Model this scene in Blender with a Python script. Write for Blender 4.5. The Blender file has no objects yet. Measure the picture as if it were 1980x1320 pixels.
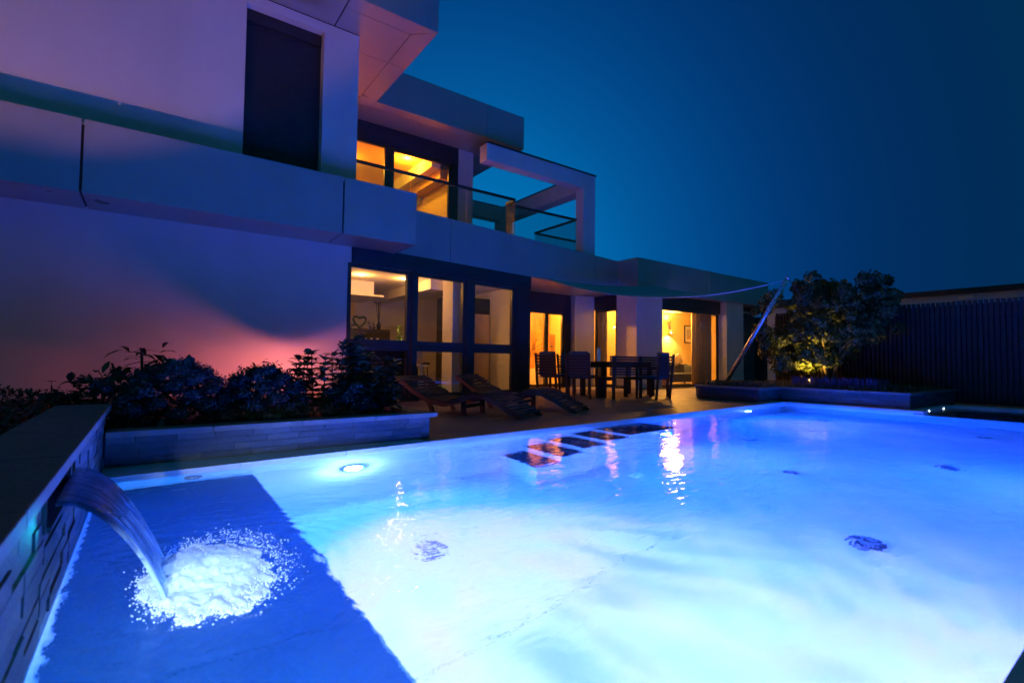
import bpy, math, random
from mathutils import Vector, Matrix
from mathutils import noise as mnoise
random.seed(11)
R = math.radians
sc = bpy.context.scene
COL = sc.collection

# ------------------------------------------------------------------ camera
cam = bpy.data.cameras.new('camera'); cam.sensor_width = 36.0; cam.lens = 17.535
cam.clip_start = 0.02; cam.clip_end = 600
cam.dof.use_dof = True; cam.dof.focus_distance = 6.0; cam.dof.aperture_fstop = 2.4
camo = bpy.data.objects.new('camera', cam); COL.objects.link(camo)
rt = Vector((0.8082458, -0.5887384, 0.0112175)); up = Vector((-0.0314773, -0.024175, 0.9992121)); fw = Vector((0.5880033, 0.807962, 0.0380713))
m = Matrix((rt, up, -fw)).transposed().to_4x4(); m.translation = Vector((0, 0, .75))
camo.matrix_world = m
sc.camera = camo
# ------------------------------------------------------------------ world: blue hour
W = bpy.data.worlds.new('World'); sc.world = W; W.use_nodes = True
nt = W.node_tree; bg = nt.nodes['Background']
# clear twilight sky: brightest low towards the afterglow behind the house, deeper blue away from it
tcw = nt.nodes.new('ShaderNodeTexCoord'); dot = nt.nodes.new('ShaderNodeVectorMath'); dot.operation = 'DOT_PRODUCT'
nrmw = nt.nodes.new('ShaderNodeVectorMath'); nrmw.operation = 'NORMALIZE'
glow = Vector((.50, .86, .13)).normalized(); dot.inputs[1].default_value = glow
nt.links.new(tcw.outputs['Generated'], nrmw.inputs[0]); nt.links.new(nrmw.outputs[0], dot.inputs[0])
cr = nt.nodes.new('ShaderNodeValToRGB'); cr.color_ramp.interpolation = 'B_SPLINE'
mrw = nt.nodes.new('ShaderNodeMapRange'); mrw.inputs['From Min'].default_value = -1; mrw.inputs['From Max'].default_value = 1
nt.links.new(dot.outputs['Value'], mrw.inputs[0]); nt.links.new(mrw.outputs[0], cr.inputs[0])
els = [(0, (.001, .068, .125)), (.6, (.0008, .048, .105)), (.80, (.0005, .022, .078)), (.87, (.0005, .026, .115)), (.92, (.0005, .040, .18)), (.965, (.0004, .080, .30)), (1.0, (.0003, .19, .50))]
e = cr.color_ramp.elements; e[0].position, e[0].color = 0, (*els[0][1], 1); e[1].position, e[1].color = 1, (*els[-1][1], 1)
for p_, c_ in els[1:-1]: q_ = e.new(p_); q_.color = (*c_, 1)
nt.links.new(cr.outputs[0], bg.inputs['Color']); bg.inputs['Strength'].default_value = 1.0
# ------------------------------------------------------------------ render / view
sc.view_settings.view_transform = 'Standard'; sc.view_settings.look = 'None'
sc.view_settings.gamma = 1; sc.view_settings.use_curve_mapping = False; sc.view_settings.exposure = 0
sc.render.engine = 'CYCLES'
cy = sc.cycles
cy.use_denoising = True; cy.max_bounces = 14; cy.diffuse_bounces = 5; cy.glossy_bounces = 5; cy.transmission_bounces = 10; cy.transparent_max_bounces = 24
cy.sample_clamp_indirect = 8; cy.blur_glossy = .6; cy.use_adaptive_sampling = True; cy.adaptive_threshold = .015

# ------------------------------------------------------------------ materials
def mat(name, col=(.5, .5, .5), rough=.6, metal=0, var=0., vscale=4, stretch=(1, 1, 1), bump=0., bscale=40, emit=None, es=1, col2=None, spec=.5):
    M = bpy.data.materials.new(name); M.use_nodes = True
    t = M.node_tree; n = t.nodes; l = t.links; p = n['Principled BSDF']
    p.inputs['Base Color'].default_value = (*col, 1); p.inputs['Roughness'].default_value = rough
    p.inputs['Metallic'].default_value = metal; p.inputs['Specular IOR Level'].default_value = spec
    if var or col2 or bump:
        tc = n.new('ShaderNodeTexCoord'); mp = n.new('ShaderNodeMapping'); mp.inputs['Scale'].default_value = stretch
        l.new(tc.outputs['Object'], mp.inputs['Vector'])
    if var or col2:
        no = n.new('ShaderNodeTexNoise'); no.inputs['Scale'].default_value = vscale; no.inputs['Detail'].default_value = 5
        l.new(mp.outputs[0], no.inputs['Vector'])
        cr = n.new('ShaderNodeValToRGB'); cr.color_ramp.elements[0].position = .3; cr.color_ramp.elements[1].position = .7
        c2 = col2 or tuple(min(1, c * (1 + var)) for c in col)
        cr.color_ramp.elements[0].color = (*[c * (1 - var) for c in col], 1); cr.color_ramp.elements[1].color = (*c2, 1)
        l.new(no.outputs[0], cr.inputs[0]); l.new(cr.outputs[0], p.inputs['Base Color'])
        mr = n.new('ShaderNodeMapRange'); mr.inputs['To Min'].default_value = max(0, rough - .07); mr.inputs['To Max'].default_value = min(1, rough + .08)
        l.new(no.outputs[0], mr.inputs[0]); l.new(mr.outputs[0], p.inputs['Roughness'])
    if bump:
        nb = n.new('ShaderNodeTexNoise'); nb.inputs['Scale'].default_value = bscale; nb.inputs['Detail'].default_value = 4
        l.new(mp.outputs[0], nb.inputs['Vector'])
        bp = n.new('ShaderNodeBump'); bp.inputs['Strength'].default_value = bump; bp.inputs['Distance'].default_value = .01
        l.new(nb.outputs[0], bp.inputs['Height']); l.new(bp.outputs[0], p.inputs['Normal'])
    if emit:
        p.inputs['Emission Color'].default_value = (*emit, 1); p.inputs['Emission Strength'].default_value = es
    return M

M = {}
M['render'] = mat('wall_render', (.64, .63, .62), .9, var=.08, vscale=1.1, stretch=(1, 1, .35), bump=.5, bscale=160)
M['alu'] = mat('aluminium_panel', (.36, .38, .41), .38, .35, var=.08, vscale=1.2)
M['alu_soffit'] = mat('soffit_panel', (.46, .45, .44), .30, .45, var=.05, vscale=1.2)
M['joint'] = mat('joint_black', (.015, .015, .017), .7, var=.2, vscale=8)
M['frame'] = mat('anthracite_frame', (.035, .038, .045), .4, .2, var=.12, vscale=6)
M['shutter'] = mat('shutter_slat', (.03, .032, .038), .5, .2, var=.15, vscale=10)
M['liner'] = mat('pool_liner', (.50, .51, .52), .55, var=.06, vscale=1.3, bump=.15, bscale=60, col2=(.55, .56, .57))
M['liner_shaded'] = mat('ledge_liner_shade', (.035, .12, .20), .6, var=.12, vscale=2.2, bump=.2, bscale=40)  # dark copy of the liner: the unlit ledge's shade is in the colour
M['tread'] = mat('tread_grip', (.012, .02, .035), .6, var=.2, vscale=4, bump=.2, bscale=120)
M['coping'] = mat('coping_stone', (.52, .53, .54), .6, var=.08, vscale=5, bump=.25, bscale=70)
M['deck'] = mat('deck_tile', (.17, .125, .10), .45, var=.22, vscale=3, stretch=(1, 9, 1), bump=.35, bscale=25, col2=(.22, .16, .12))
M['paving'] = mat('pale_paving', (.42, .40, .38), .5, var=.12, vscale=4, bump=.2, bscale=50)
M['ground'] = mat('garden_soil', (.05, .04, .03), .95, var=.3, vscale=2, bump=.6, bscale=12)
M['brick'] = mat('slate_brick', (.042, .045, .052), .65, var=.28, vscale=7, stretch=(1, 1, 3), bump=.7, bscale=35)
M['brick2'] = mat('slate_brick_light', (.062, .065, .072), .6, var=.25, vscale=9, stretch=(1, 1, 3), bump=.7, bscale=30)
M['mortar'] = mat('mortar_dark', (.03, .03, .033), .9, var=.2, vscale=20)
M['cap'] = mat('cap_stone', (.13, .11, .10), .7, var=.2, vscale=6, bump=.5, bscale=45)
M['soil'] = mat('planter_soil', (.03, .022, .016), 1, var=.3, vscale=12, bump=1, bscale=30)
M['leaf'] = mat('leaf_green', (.045, .085, .03), .5, var=.35, vscale=9, col2=(.075, .12, .04))
M['leaf2'] = mat('leaf_dark', (.018, .035, .02), .45, var=.35, vscale=9, col2=(.032, .055, .028))
M['leaf3'] = mat('leaf_tree', (.035, .06, .012), .6, var=.4, vscale=5, col2=(.07, .085, .015))
M['leafred'] = mat('leaf_russet', (.11, .06, .03), .5, var=.4, vscale=6, col2=(.12, .09, .03))
M['floret'] = mat('hydrangea_floret', (.022, .03, .035), .8, var=.4, vscale=14, col2=(.055, .05, .055))
M['bark'] = mat('bark', (.12, .085, .06), .9, var=.35, vscale=10, stretch=(1, 1, .3), bump=1, bscale=30)
M['grass'] = mat('grass_blade', (.05, .08, .045), .5, var=.4, vscale=8, col2=(.09, .12, .07))
M['purple'] = mat('lavender_spike', (.10, .06, .16), .7, var=.3, vscale=9)
M['slat'] = mat('fence_slat', (.016, .014, .014), .7, var=.3, vscale=3, stretch=(3, 3, .5), bump=.4, bscale=30)
M['wood'] = mat('garden_wood', (.055, .03, .02), .5, var=.3, vscale=5, stretch=(4, 4, 1), bump=.3, bscale=30)
M['darkwood'] = mat('dark_garden_wood', (.022, .016, .014), .5, var=.3, vscale=5, bump=.3, bscale=30)
M['cushion'] = mat('cushion_blue_grey', (.06, .08, .12), .95, var=.12, vscale=8, bump=.4, bscale=90)
M['steel'] = mat('brushed_steel', (.55, .56, .58), .28, .9, var=.06, vscale=20)
M['sail'] = mat('sail_fabric', (.42, .44, .48), .85, var=.06, vscale=8, bump=.2, bscale=120)
M['inwall'] = mat('inside_plaster', (.68, .64, .58), .9, var=.04, vscale=2)
M['inyellow'] = mat('inside_yellow_wall', (.78, .57, .22), .85, var=.04, vscale=2)
M['inceil'] = mat('inside_ceiling', (.75, .70, .62), .9, var=.03, vscale=2)
M['infloor'] = mat('inside_floor', (.30, .24, .18), .35, var=.15, vscale=3)
M['panelwood'] = mat('oak_panel', (.50, .27, .10), .5, var=.3, vscale=3, stretch=(4, 4, .6), col2=(.62, .36, .14))
M['curtain'] = mat('curtain_cloth', (.42, .30, .18), .95, var=.12, vscale=6, bump=.3, bscale=80)
M['sofa'] = mat('sofa_cloth', (.05, .055, .075), .95, var=.2, vscale=10, bump=.4, bscale=90)
M['pillow'] = mat('pillow_cloth', (.30, .24, .18), .95, var=.2, vscale=14, bump=.4, bscale=90)
M['black'] = mat('black_plastic', (.02, .02, .022), .4, var=.1, vscale=8)
M['white'] = mat('white_paint', (.75, .73, .70), .6, var=.05, vscale=6)
M['toy'] = mat('green_toy_plastic', (.16, .55, .03), .3, var=.1, vscale=4)
M['terra'] = mat('terracotta', (.55, .25, .10), .8, var=.15, vscale=6)
M['yleaf'] = mat('fern_leaf', (.30, .45, .04), .5, var=.3, vscale=8)
M['paper'] = mat('picture_paper', (.7, .66, .58), .8, var=.03, vscale=3)
M['redbox'] = mat('orange_box', (.60, .25, .10), .8, var=.2, vscale=6)
M['plinth'] = mat('house_plinth', (.10, .10, .11), .8, var=.2, vscale=5)
M['neigh'] = mat('neighbour_wall', (.40, .55, .78), .9, var=.06, vscale=1)
M['bottle'] = mat('bottle_clear_plastic', (.75, .82, .85), .08, var=.05, vscale=4)
M['bubble0'] = mat('bubble_white', (.93, .95, .97), .25, var=.02, vscale=10)

def glass_mat(name, tint=(1, 1, 1), refl=1.0, dirt=.0):
    g = bpy.data.materials.new(name); g.use_nodes = True; t = g.node_tree; n = t.nodes; l = t.links
    n.remove(n['Principled BSDF']); out = n['Material Output']
    tr = n.new('ShaderNodeBsdfTransparent'); tr.inputs[0].default_value = (*tint, 1)
    gl = n.new('ShaderNodeBsdfGlossy'); gl.inputs['Roughness'].default_value = .01
    fr = n.new('ShaderNodeLayerWeight'); fr.inputs['Blend'].default_value = .5
    pw = n.new('ShaderNodeMath'); pw.operation = 'POWER'; pw.inputs[1].default_value = 5; l.new(fr.outputs['Facing'], pw.inputs[0])
    mx = n.new('ShaderNodeMixShader'); mm = n.new('ShaderNodeMath'); mm.operation = 'MULTIPLY_ADD'; mm.inputs[1].default_value = .95 * refl; mm.inputs[2].default_value = .045
    l.new(pw.outputs[0], mm.inputs[0]); l.new(mm.outputs[0], mx.inputs[0]); l.new(tr.outputs[0], mx.inputs[1]); l.new(gl.outputs[0], mx.inputs[2]); l.new(mx.outputs[0], out.inputs[0])
    return g
M['glass'] = glass_mat('window_glass', (.93, .95, .96))
M['railglass'] = glass_mat('rail_glass', (.70, .86, .86), 1)

def water_mat(name, bumps, absorb=True, rough=0.0, ring=None, aerated=0):
    g = bpy.data.materials.new(name); g.use_nodes = True; t = g.node_tree; n = t.nodes; l = t.links
    n.remove(n['Principled BSDF']); out = n['Material Output']
    gl = n.new('ShaderNodeBsdfGlass'); gl.inputs['IOR'].default_value = 1.333; gl.inputs['Roughness'].default_value = rough
    if aerated: gl.inputs['Color'].default_value = (.62, .84, 1, 1)
    tc = n.new('ShaderNodeTexCoord'); prev = None
    def M2(op, a_, b_=None):
        q = n.new('ShaderNodeMath'); q.operation = op
        for k, v in enumerate((a_, b_)):
            if v is None: continue
            if isinstance(v, (int, float)): q.inputs[k].default_value = v
            else: l.new(v, q.inputs[k])
        return q.outputs[0]
    for (sx, sy, scale, st, dist) in bumps:
        mp = n.new('ShaderNodeMapping'); mp.inputs['Scale'].default_value = (sx, sy, 1); mp.inputs['Rotation'].default_value = (0, 0, R(-28))
        l.new(tc.outputs['Object'], mp.inputs[0])
        no = n.new('ShaderNodeTexNoise'); no.inputs['Scale'].default_value = scale; no.inputs['Detail'].default_value = 2.5; no.inputs['Roughness'].default_value = .45; no.inputs['Distortion'].default_value = .4
        l.new(mp.outputs[0], no.inputs['Vector'])
        b = n.new('ShaderNodeBump'); b.inputs['Strength'].default_value = st; b.inputs['Distance'].default_value = dist
        l.new(no.outputs[0], b.inputs['Height'])
        if prev: l.new(prev.outputs[0], b.inputs['Normal'])
        prev = b
    if ring:
        ds = n.new('ShaderNodeVectorMath'); ds.operation = 'DISTANCE'; ds.inputs[1].default_value = ring
        no = n.new('ShaderNodeTexNoise'); no.inputs['Scale'].default_value = 3
        l.new(tc.outputs['Object'], no.inputs['Vector']); l.new(tc.outputs['Object'], ds.inputs[0])
        dd = M2('ADD', ds.outputs['Value'], M2('MULTIPLY', no.outputs[0], .22))
        n2 = n.new('ShaderNodeTexNoise'); n2.inputs['Scale'].default_value = 26; n2.inputs['Detail'].default_value = 3; l.new(tc.outputs['Object'], n2.inputs['Vector'])
        h = M2('ADD', M2('SINE', M2('MULTIPLY', dd, 70)), M2('MULTIPLY', n2.outputs[0], 5.0))
        h = M2('MULTIPLY', h, M2('POWER', 2.718, M2('MULTIPLY', dd, -1.9)))
        b = n.new('ShaderNodeBump'); b.inputs['Strength'].default_value = .55; b.inputs['Distance'].default_value = .0045
        l.new(h, b.inputs['Height']); l.new(prev.outputs[0], b.inputs['Normal']); prev = b
    l.new(prev.outputs[0], gl.inputs['Normal'])
    if aerated:
        df = n.new('ShaderNodeBsdfTranslucent'); df.inputs[0].default_value = (.72, .9, 1, 1); d2 = n.new('ShaderNodeBsdfDiffuse'); d2.inputs[0].default_value = (.72, .9, 1, 1)
        ad = n.new('ShaderNodeMixShader'); l.new(df.outputs[0], ad.inputs[1]); l.new(d2.outputs[0], ad.inputs[2])
        mp = n.new('ShaderNodeMapping'); mp.inputs['Scale'].default_value = (2.2, 26, 2.2); l.new(tc.outputs['Object'], mp.inputs[0])
        no = n.new('ShaderNodeTexNoise'); no.inputs['Scale'].default_value = 2.2; no.inputs['Detail'].default_value = 4; l.new(mp.outputs[0], no.inputs['Vector'])
        sx = n.new('ShaderNodeSeparateXYZ'); l.new(tc.outputs['Object'], sx.inputs[0])
        low = n.new('ShaderNodeMapRange'); low.inputs['From Min'].default_value = .30; low.inputs['From Max'].default_value = -.04; low.inputs['To Min'].default_value = -.15; low.inputs['To Max'].default_value = aerated; l.new(sx.outputs['Z'], low.inputs[0])
        mk = n.new('ShaderNodeMapRange'); mk.inputs['From Min'].default_value = .45; mk.inputs['From Max'].default_value = .68; l.new(no.outputs[0], mk.inputs[0])
        mx = n.new('ShaderNodeMixShader'); l.new(M2('MULTIPLY', low.outputs[0], M2('ADD', mk.outputs[0], .12)), mx.inputs[0]); l.new(gl.outputs[0], mx.inputs[1]); l.new(ad.outputs[0], mx.inputs[2]); l.new(mx.outputs[0], out.inputs[0])
    else: l.new(gl.outputs[0], out.inputs[0])
    if absorb:
        va = n.new('ShaderNodeVolumeAbsorption'); va.inputs['Color'].default_value = (.0, .88, 1, 1); va.inputs['Density'].default_value = .15
        l.new(va.outputs[0], out.inputs['Volume'])
    return g
M['water'] = water_mat('pool_water', [(1, 1.4, 1.7, .5, .022), (1, 2.4, 7, .42, .008)], ring=(.20, 2.12, -.04))
M['fall'] = water_mat('falling_water', [(1, 18, 3, .8, .01), (1, 5, 9, .4, .005)], absorb=False, rough=.02, aerated=1.1)

bb = bpy.data.materials.new('bubble_foam'); bb.use_nodes = True; t_ = bb.node_tree; t_.nodes.remove(t_.nodes['Principled BSDF'])
d1 = t_.nodes.new('ShaderNodeBsdfDiffuse'); d2 = t_.nodes.new('ShaderNodeBsdfTranslucent'); mx_ = t_.nodes.new('ShaderNodeMixShader')
for q_ in (d1, d2): q_.inputs[0].default_value = (.93, .95, .97, 1)
t_.links.new(d1.outputs[0], mx_.inputs[1]); t_.links.new(d2.outputs[0], mx_.inputs[2]); t_.links.new(mx_.outputs[0], t_.nodes['Material Output'].inputs[0]); M['bubble'] = bb
# ------------------------------------------------------------------ mesh helpers
class MB:
    def __init__(s): s.v = []; s.f = []
    def box(s, a, b, f=None):
        i = len(s.v)
        for z in (a[2], b[2]):
            for (x, y) in ((a[0], a[1]), (b[0], a[1]), (b[0], b[1]), (a[0], b[1])):
                s.v.append(tuple(f(x, y, z)) if f else (x, y, z))
        s.f += [(i, i+3, i+2, i+1), (i+4, i+5, i+6, i+7), (i, i+1, i+5, i+4), (i+1, i+2, i+6, i+5), (i+2, i+3, i+7, i+6), (i+3, i, i+4, i+7)]
        return s
    def prism(s, poly, z0, z1):
        i = len(s.v); n = len(poly)
        s.v += [(x, y, z0) for x, y in poly] + [(x, y, z1) for x, y in poly]
        s.f.append(tuple(i + k for k in range(n))[::-1]); s.f.append(tuple(i + n + k for k in range(n)))
        for k in range(n): s.f.append((i + k, i + (k+1) % n, i + n + (k+1) % n, i + n + k))
        return s
    def quad(s, a, b, c, d):
        i = len(s.v); s.v += [tuple(a), tuple(b), tuple(c), tuple(d)]; s.f.append((i, i+1, i+2, i+3)); return s
    def tube(s, pts, rad, n=8, cap=True):
        pts = [Vector(p) for p in pts]; rings = []
        for k, p in enumerate(pts):
            d = (pts[min(k+1, len(pts)-1)] - pts[max(k-1, 0)]).normalized()
            a = d.cross(Vector((0, 0, 1)));  a = d.cross(Vector((1, 0, 0))) if a.length < .1 else a
            a.normalize(); b = d.cross(a); r = rad[k] if isinstance(rad, (list, tuple)) else rad
            i = len(s.v); rings.append(i)
            for j in range(n):
                q = p + (a * math.cos(2*math.pi*j/n) + b * math.sin(2*math.pi*j/n)) * r; s.v.append(tuple(q))
        for k in range(len(rings)-1):
            for j in range(n): s.f.append((rings[k]+j, rings[k]+(j+1) % n, rings[k+1]+(j+1) % n, rings[k+1]+j))
        if cap: s.f.append(tuple(rings[0]+j for j in range(n))[::-1]); s.f.append(tuple(rings[-1]+j for j in range(n)))
        return s
    def disc(s, c, r, n=20, axis='z', h=.01, r2=None):
        c = Vector(c); ax = {'x': Vector((1, 0, 0)), 'y': Vector((0, 1, 0)), 'z': Vector((0, 0, 1))}[axis]
        return s.tube([c - ax*h/2, c + ax*h/2], [r, r2 or r], n)
    def lathe(s, c, prof, n=14):
        i0 = len(s.v)
        for r, z in prof:
            for j in range(n): s.v.append((c[0]+r*math.cos(2*math.pi*j/n), c[1]+r*math.sin(2*math.pi*j/n), c[2]+z))
        for k in range(len(prof)-1):
            for j in range(n): s.f.append((i0+k*n+j, i0+k*n+(j+1) % n, i0+(k+1)*n+(j+1) % n, i0+(k+1)*n+j))
        s.f.append(tuple(i0+j for j in range(n))[::-1]); s.f.append(tuple(i0+(len(prof)-1)*n+j for j in range(n)))
        return s
    def sphere(s, c, r, n=8, m=6, sq=1):
        return s.lathe(c, [(max(.001, r*math.sin(math.pi*k/m)), -r*sq*math.cos(math.pi*k/m)) for k in range(m+1)], n)

def root_loc(p):
    while p.parent: p = p.parent
    return Vector(p.location)
def part(name, mb, material, parent=None, local=False, smooth=False, bevel=0, label=None, kind=None):
    me = bpy.data.meshes.new(name)
    off = Vector((0, 0, 0)) if (parent is None or local) else root_loc(parent)
    me.from_pydata([(x-off.x, y-off.y, z-off.z) for x, y, z in mb.v], [], mb.f)
    me.materials.append(M[material] if isinstance(material, str) else material)
    if smooth:
        for p in me.polygons: p.use_smooth = True
    o = bpy.data.objects.new(name, me); COL.objects.link(o)
    if parent: o.parent = parent
    if bevel:
        b = o.modifiers.new('b', 'BEVEL'); b.width = bevel; b.segments = 2; b.limit_method = 'ANGLE'
    if label: o['label'] = label
    if kind: o['kind'] = kind
    return o
def thing(name, label, cat, loc=(0, 0, 0), rz=0, group=None):
    o = bpy.data.objects.new(name, None); COL.objects.link(o); o.location = loc; o.rotation_euler = (0, 0, rz)
    o['label'] = label; o['category'] = cat
    if group: o['group'] = group
    return o
def tag(o, label, cat, group=None):
    o['label'] = label; o['category'] = cat
    if group: o['group'] = group
    return o
def single(name, mb, material, label, cat, group=None, **k):
    return tag(part(name, mb, material, **k), label, cat, group)
def struct(name, mb, material, **k):
    o = part(name, mb, material, **k); o['kind'] = 'structure'; return o
def inst(name, me, parent, loc=(0, 0, 0), rot=(0, 0, 0), scl=(1, 1, 1)):
    o = bpy.data.objects.new(name, me); COL.objects.link(o); o.parent = parent
    o.location = Vector(loc); o.rotation_euler = rot; o.scale = scl; return o
def copy_tree(o, parent=None):
    c = o.copy(); COL.objects.link(c); c.parent = parent
    for ch in list(o.children): copy_tree(ch, c)
    return c
def lamp(name, kind, loc, color, power, parent, size=.1, to=None, angle=None, blend=.5):
    L = bpy.data.lights.new(name, kind); L.color = color; L.energy = power
    if kind == 'AREA': L.shape = 'DISK'; L.size = size
    else: L.shadow_soft_size = size
    if kind == 'SPOT': L.spot_size = R(angle or 90); L.spot_blend = blend
    o = bpy.data.objects.new(name, L); COL.objects.link(o)
    if parent: o.parent = parent; o.location = Vector(loc) - root_loc(parent)
    else: o.location = loc
    if to is not None:
        o.rotation_euler = (Vector(to) - Vector(loc)).to_track_quat('-Z', 'Y').to_euler()
    return o
def leaf(mb, p, d, L, w, bend=.25, upv=None):
    """pointed leaf: 4 quads with a fold"""
    p = Vector(p); d = Vector(d).normalized(); s_ = d.cross(Vector((0, 0, 1)))
    if s_.length < .05: s_ = Vector((1, 0, 0))
    s_.normalize(); n_ = s_.cross(d)
    i = len(mb.v)
    for t, ww in ((0, .15), (.35, 1), (.7, .75), (1, .03)):
        c = p + d*L*t - n_*0 + Vector((0, 0, -bend*L*t*t))
        mb.v += [tuple(c - s_*w*ww*.5 + Vector((0, 0, .12*w*ww))), tuple(c), tuple(c + s_*w*ww*.5 + Vector((0, 0, .12*w*ww)))]
    for k in range(3):
        a = i + k*3
        mb.f += [(a, a+1, a+4, a+3), (a+1, a+2, a+5, a+4)]
rv = lambda a, b: random.uniform(a, b)
def rdir(up0=-1, up1=1):
    z_ = rv(up0, up1); a = rv(0, 2*math.pi); q = math.sqrt(max(0, 1-z_*z_)); return Vector((q*math.cos(a), q*math.sin(a), z_))
BU = Vector((math.cos(R(7.75)), math.sin(R(7.75)), 0)); BN = Vector((-BU.y, BU.x, 0)); OB = Vector((2.763, 8.505, 0))
def FB(s, d, z):   # frame of the slanted ground-floor front: s along it, d into the house
    return OB + BU * s + BN * d + Vector((0, 0, z))
edge = lambda x: 4.0 + .078 * x      # house-side pool edge

# ================================================================== GROUND, DECK
g = MB()
def ring(mb, a, b, z):
    X0, Y0, X1, Y1 = a; x0, y0, x1, y1 = b
    for q in (((X0, Y0), (X1, Y0), (X1, y0), (X0, y0)), ((X0, y1), (X1, y1), (X1, Y1), (X0, Y1)), ((X0, y0), (x0, y0), (x0, y1), (X0, y1)), ((x1, y0), (X1, y0), (X1, y1), (x1, y1))):
        mb.quad(*[(x, y, z) for x, y in q])
ring(g, (-160, -160, 260, 260), (-.42, .12, 12.55, 5.0), -.06)
struct('ground', g, 'ground')

deck = part('terrace', MB().prism([(2.1, edge(2.1)+.03), (9.45, edge(9.45)+.03), (9.45, 10.95), (7.1, 10.95), (7.1, 9.2), (2.1, 8.5)], -.055, -.022), 'mortar'); deck['kind'] = 'structure'
# tiles of wood-grained stone laid along the pool
import itertools
tw, th = 1.195, .295
row = 0; y = 0.0
while y < 7.2:
    x = 2.1 - (row % 3) * .4
    while x < 9.45:
        xa, xb = max(2.105, x), min(9.44, x + tw)
        if xb - xa > .05:
            ya, yb = y, y + th
            c = [(xa, edge(xa)+.04+ya), (xb, edge(xb)+.04+ya), (xb, edge(xb)+.04+yb), (xa, edge(xa)+.04+yb)]
            top = c[2][1]
            ok = (top < FB((xa-2.763)/BU.x, 0, 0).y - .02) if xb < 7.2 else top < 10.9
            if ok:
                part('tile', MB().prism(c, -.021, random.uniform(-.0015, .001)), 'deck', deck, local=True)
        x += 1.2
    row += 1; y += .3
part('pool_edge_board', MB().prism([(2.1, edge(2.1)-.01), (9.45, edge(9.45)-.01), (9.45, edge(9.45)+.036), (2.1, edge(2.1)+.036)], -.02, .001), 'coping', deck, local=True)
# pale paving beyond the dark deck
pv = MB().prism([(9.47, 6.36), (18, 6.36), (18, 12), (9.47, 10.95)], -.05, -.022)
pvo = part('paving', pv, 'mortar'); pvo['kind'] = 'structure'
for i in range(8):
    for j in range(7):
        x0, y0 = 9.48 + i*.6, 6.37 + j*.6
        if y0 + .6 > 9.1 and x0 > 10.3: continue
        part('slab', MB().box((x0, y0, -.021), (x0+.595, y0+.595, random.uniform(-.001, .001))), 'paving', pvo, local=True)

# ================================================================== POOL
pool = thing('swimming_pool', 'long swimming pool with pale lining, underwater lights and dark shallow ledges', 'pool', (0, 0, 0))
ZF = -1.45
pe = edge
xe = 10.13
def wall_poly(name, pts, z0, z1, m='liner', **k): return part(name, MB().prism(pts, z0, z1), m, pool, **k)
wall_poly('pool_wall', [(-.22, pe(-.22)), (xe, pe(xe)), (xe, pe(xe)+.1), (-.22, pe(-.22)+.1)], ZF, -.004)
wall_poly('pool_wall', [(xe, 2.75), (xe+.1, 2.75), (xe+.1, pe(xe)+.1), (xe, pe(xe))], ZF, -.004)
wall_poly('pool_wall', [(xe, .28), (xe+.1, .28), (xe+.1, 2.749), (xe, 2.749)], ZF, -.275)
wall_poly('pool_wall', [(-.32, .18), (12.3, .18), (12.3, .28), (-.32, .28)], ZF, -.004)
wall_poly('pool_wall', [(-.32, .281), (-.22, .281), (-.22, 4.08), (-.32, 4.08)], ZF, -.05)
# floor sheets with a welded seam along the pool and cross seams
for (ya, yb) in ((0, 1), (1, 2)):
    for (xa, xb) in ((.64, xe),):
        f = lambda x, k: (.28, 2.13 + .062 * x, pe(x))[k]
        wall_poly('floor_panel', [(xa, f(xa, ya) + (.002 if ya else 0)), (xb, f(xb, ya) + (.002 if ya else 0)), (xb, f(xb, yb) - (.0025 if not ya else 0)), (xa, f(xa, yb) - (.0025 if not ya else 0))], ZF-.05, ZF)
wall_poly('floor_base', [(-.3, .2), (xe+.1, .2), (xe+.1, 5), (-.3, 5)], ZF-.08, ZF-.055, 'liner')
# shallow ledge under the spout (cover box) in slabs
ys = [.281, 1.18, 1.72, 2.9, 3.4, 4.03]
for a, b in zip(ys[:-1], ys[1:]):
    part('ledge_slab', MB().prism([(-.219, a+.0015), (.63, a+.0015), (.63, b-.0015), (-.219, b-.0015)], -.31, -.27), 'liner_shaded', pool)
wall_poly('ledge_face', [(.6, .281), (.64, .281), (.64, pe(.64)), (.6, pe(.6))], ZF, -.271)
# annex ledge at the far end
part('ledge_slab', MB().box((xe+.101, .281, -.33), (12.3, 2.749, -.275)), 'tread', pool)  # near-black grip material puts the annex's shade into its colour
wall_poly('pool_wall', [(12.3, .28), (12.4, .28), (12.4, 2.85), (12.3, 2.75)], -.4, -.004)
wall_poly('pool_wall', [(xe+.1, 2.75), (12.3, 2.75), (12.3, 2.85), (xe+.1, 2.85)], -.4, -.004)
# near side shallow ledge
# steps
steps = [(2.95, 3.26, -.90), (3.28, 3.59, -.71), (3.62, 3.96, -.53), (4.0, 4.34, -.36), (4.38, 5.35, -.19)]
for k, (a, b, z) in enumerate(steps):
    w = .58
    st = part('step', MB().prism([(a, pe(a)-w), (b+.03 if k < 4 else b, pe(b)-w), (b+.03 if k < 4 else b, pe(b)-.001), (a, pe(a)-.001)], ZF, z-.02), 'liner', pool)
    part('tread', MB().prism([(a+.0, pe(a)-w-.004), (b, pe(b)-w-.004), (b, pe(b)-.004), (a+.0, pe(a)-.004)], z-.02, z), 'tread', st)
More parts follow.
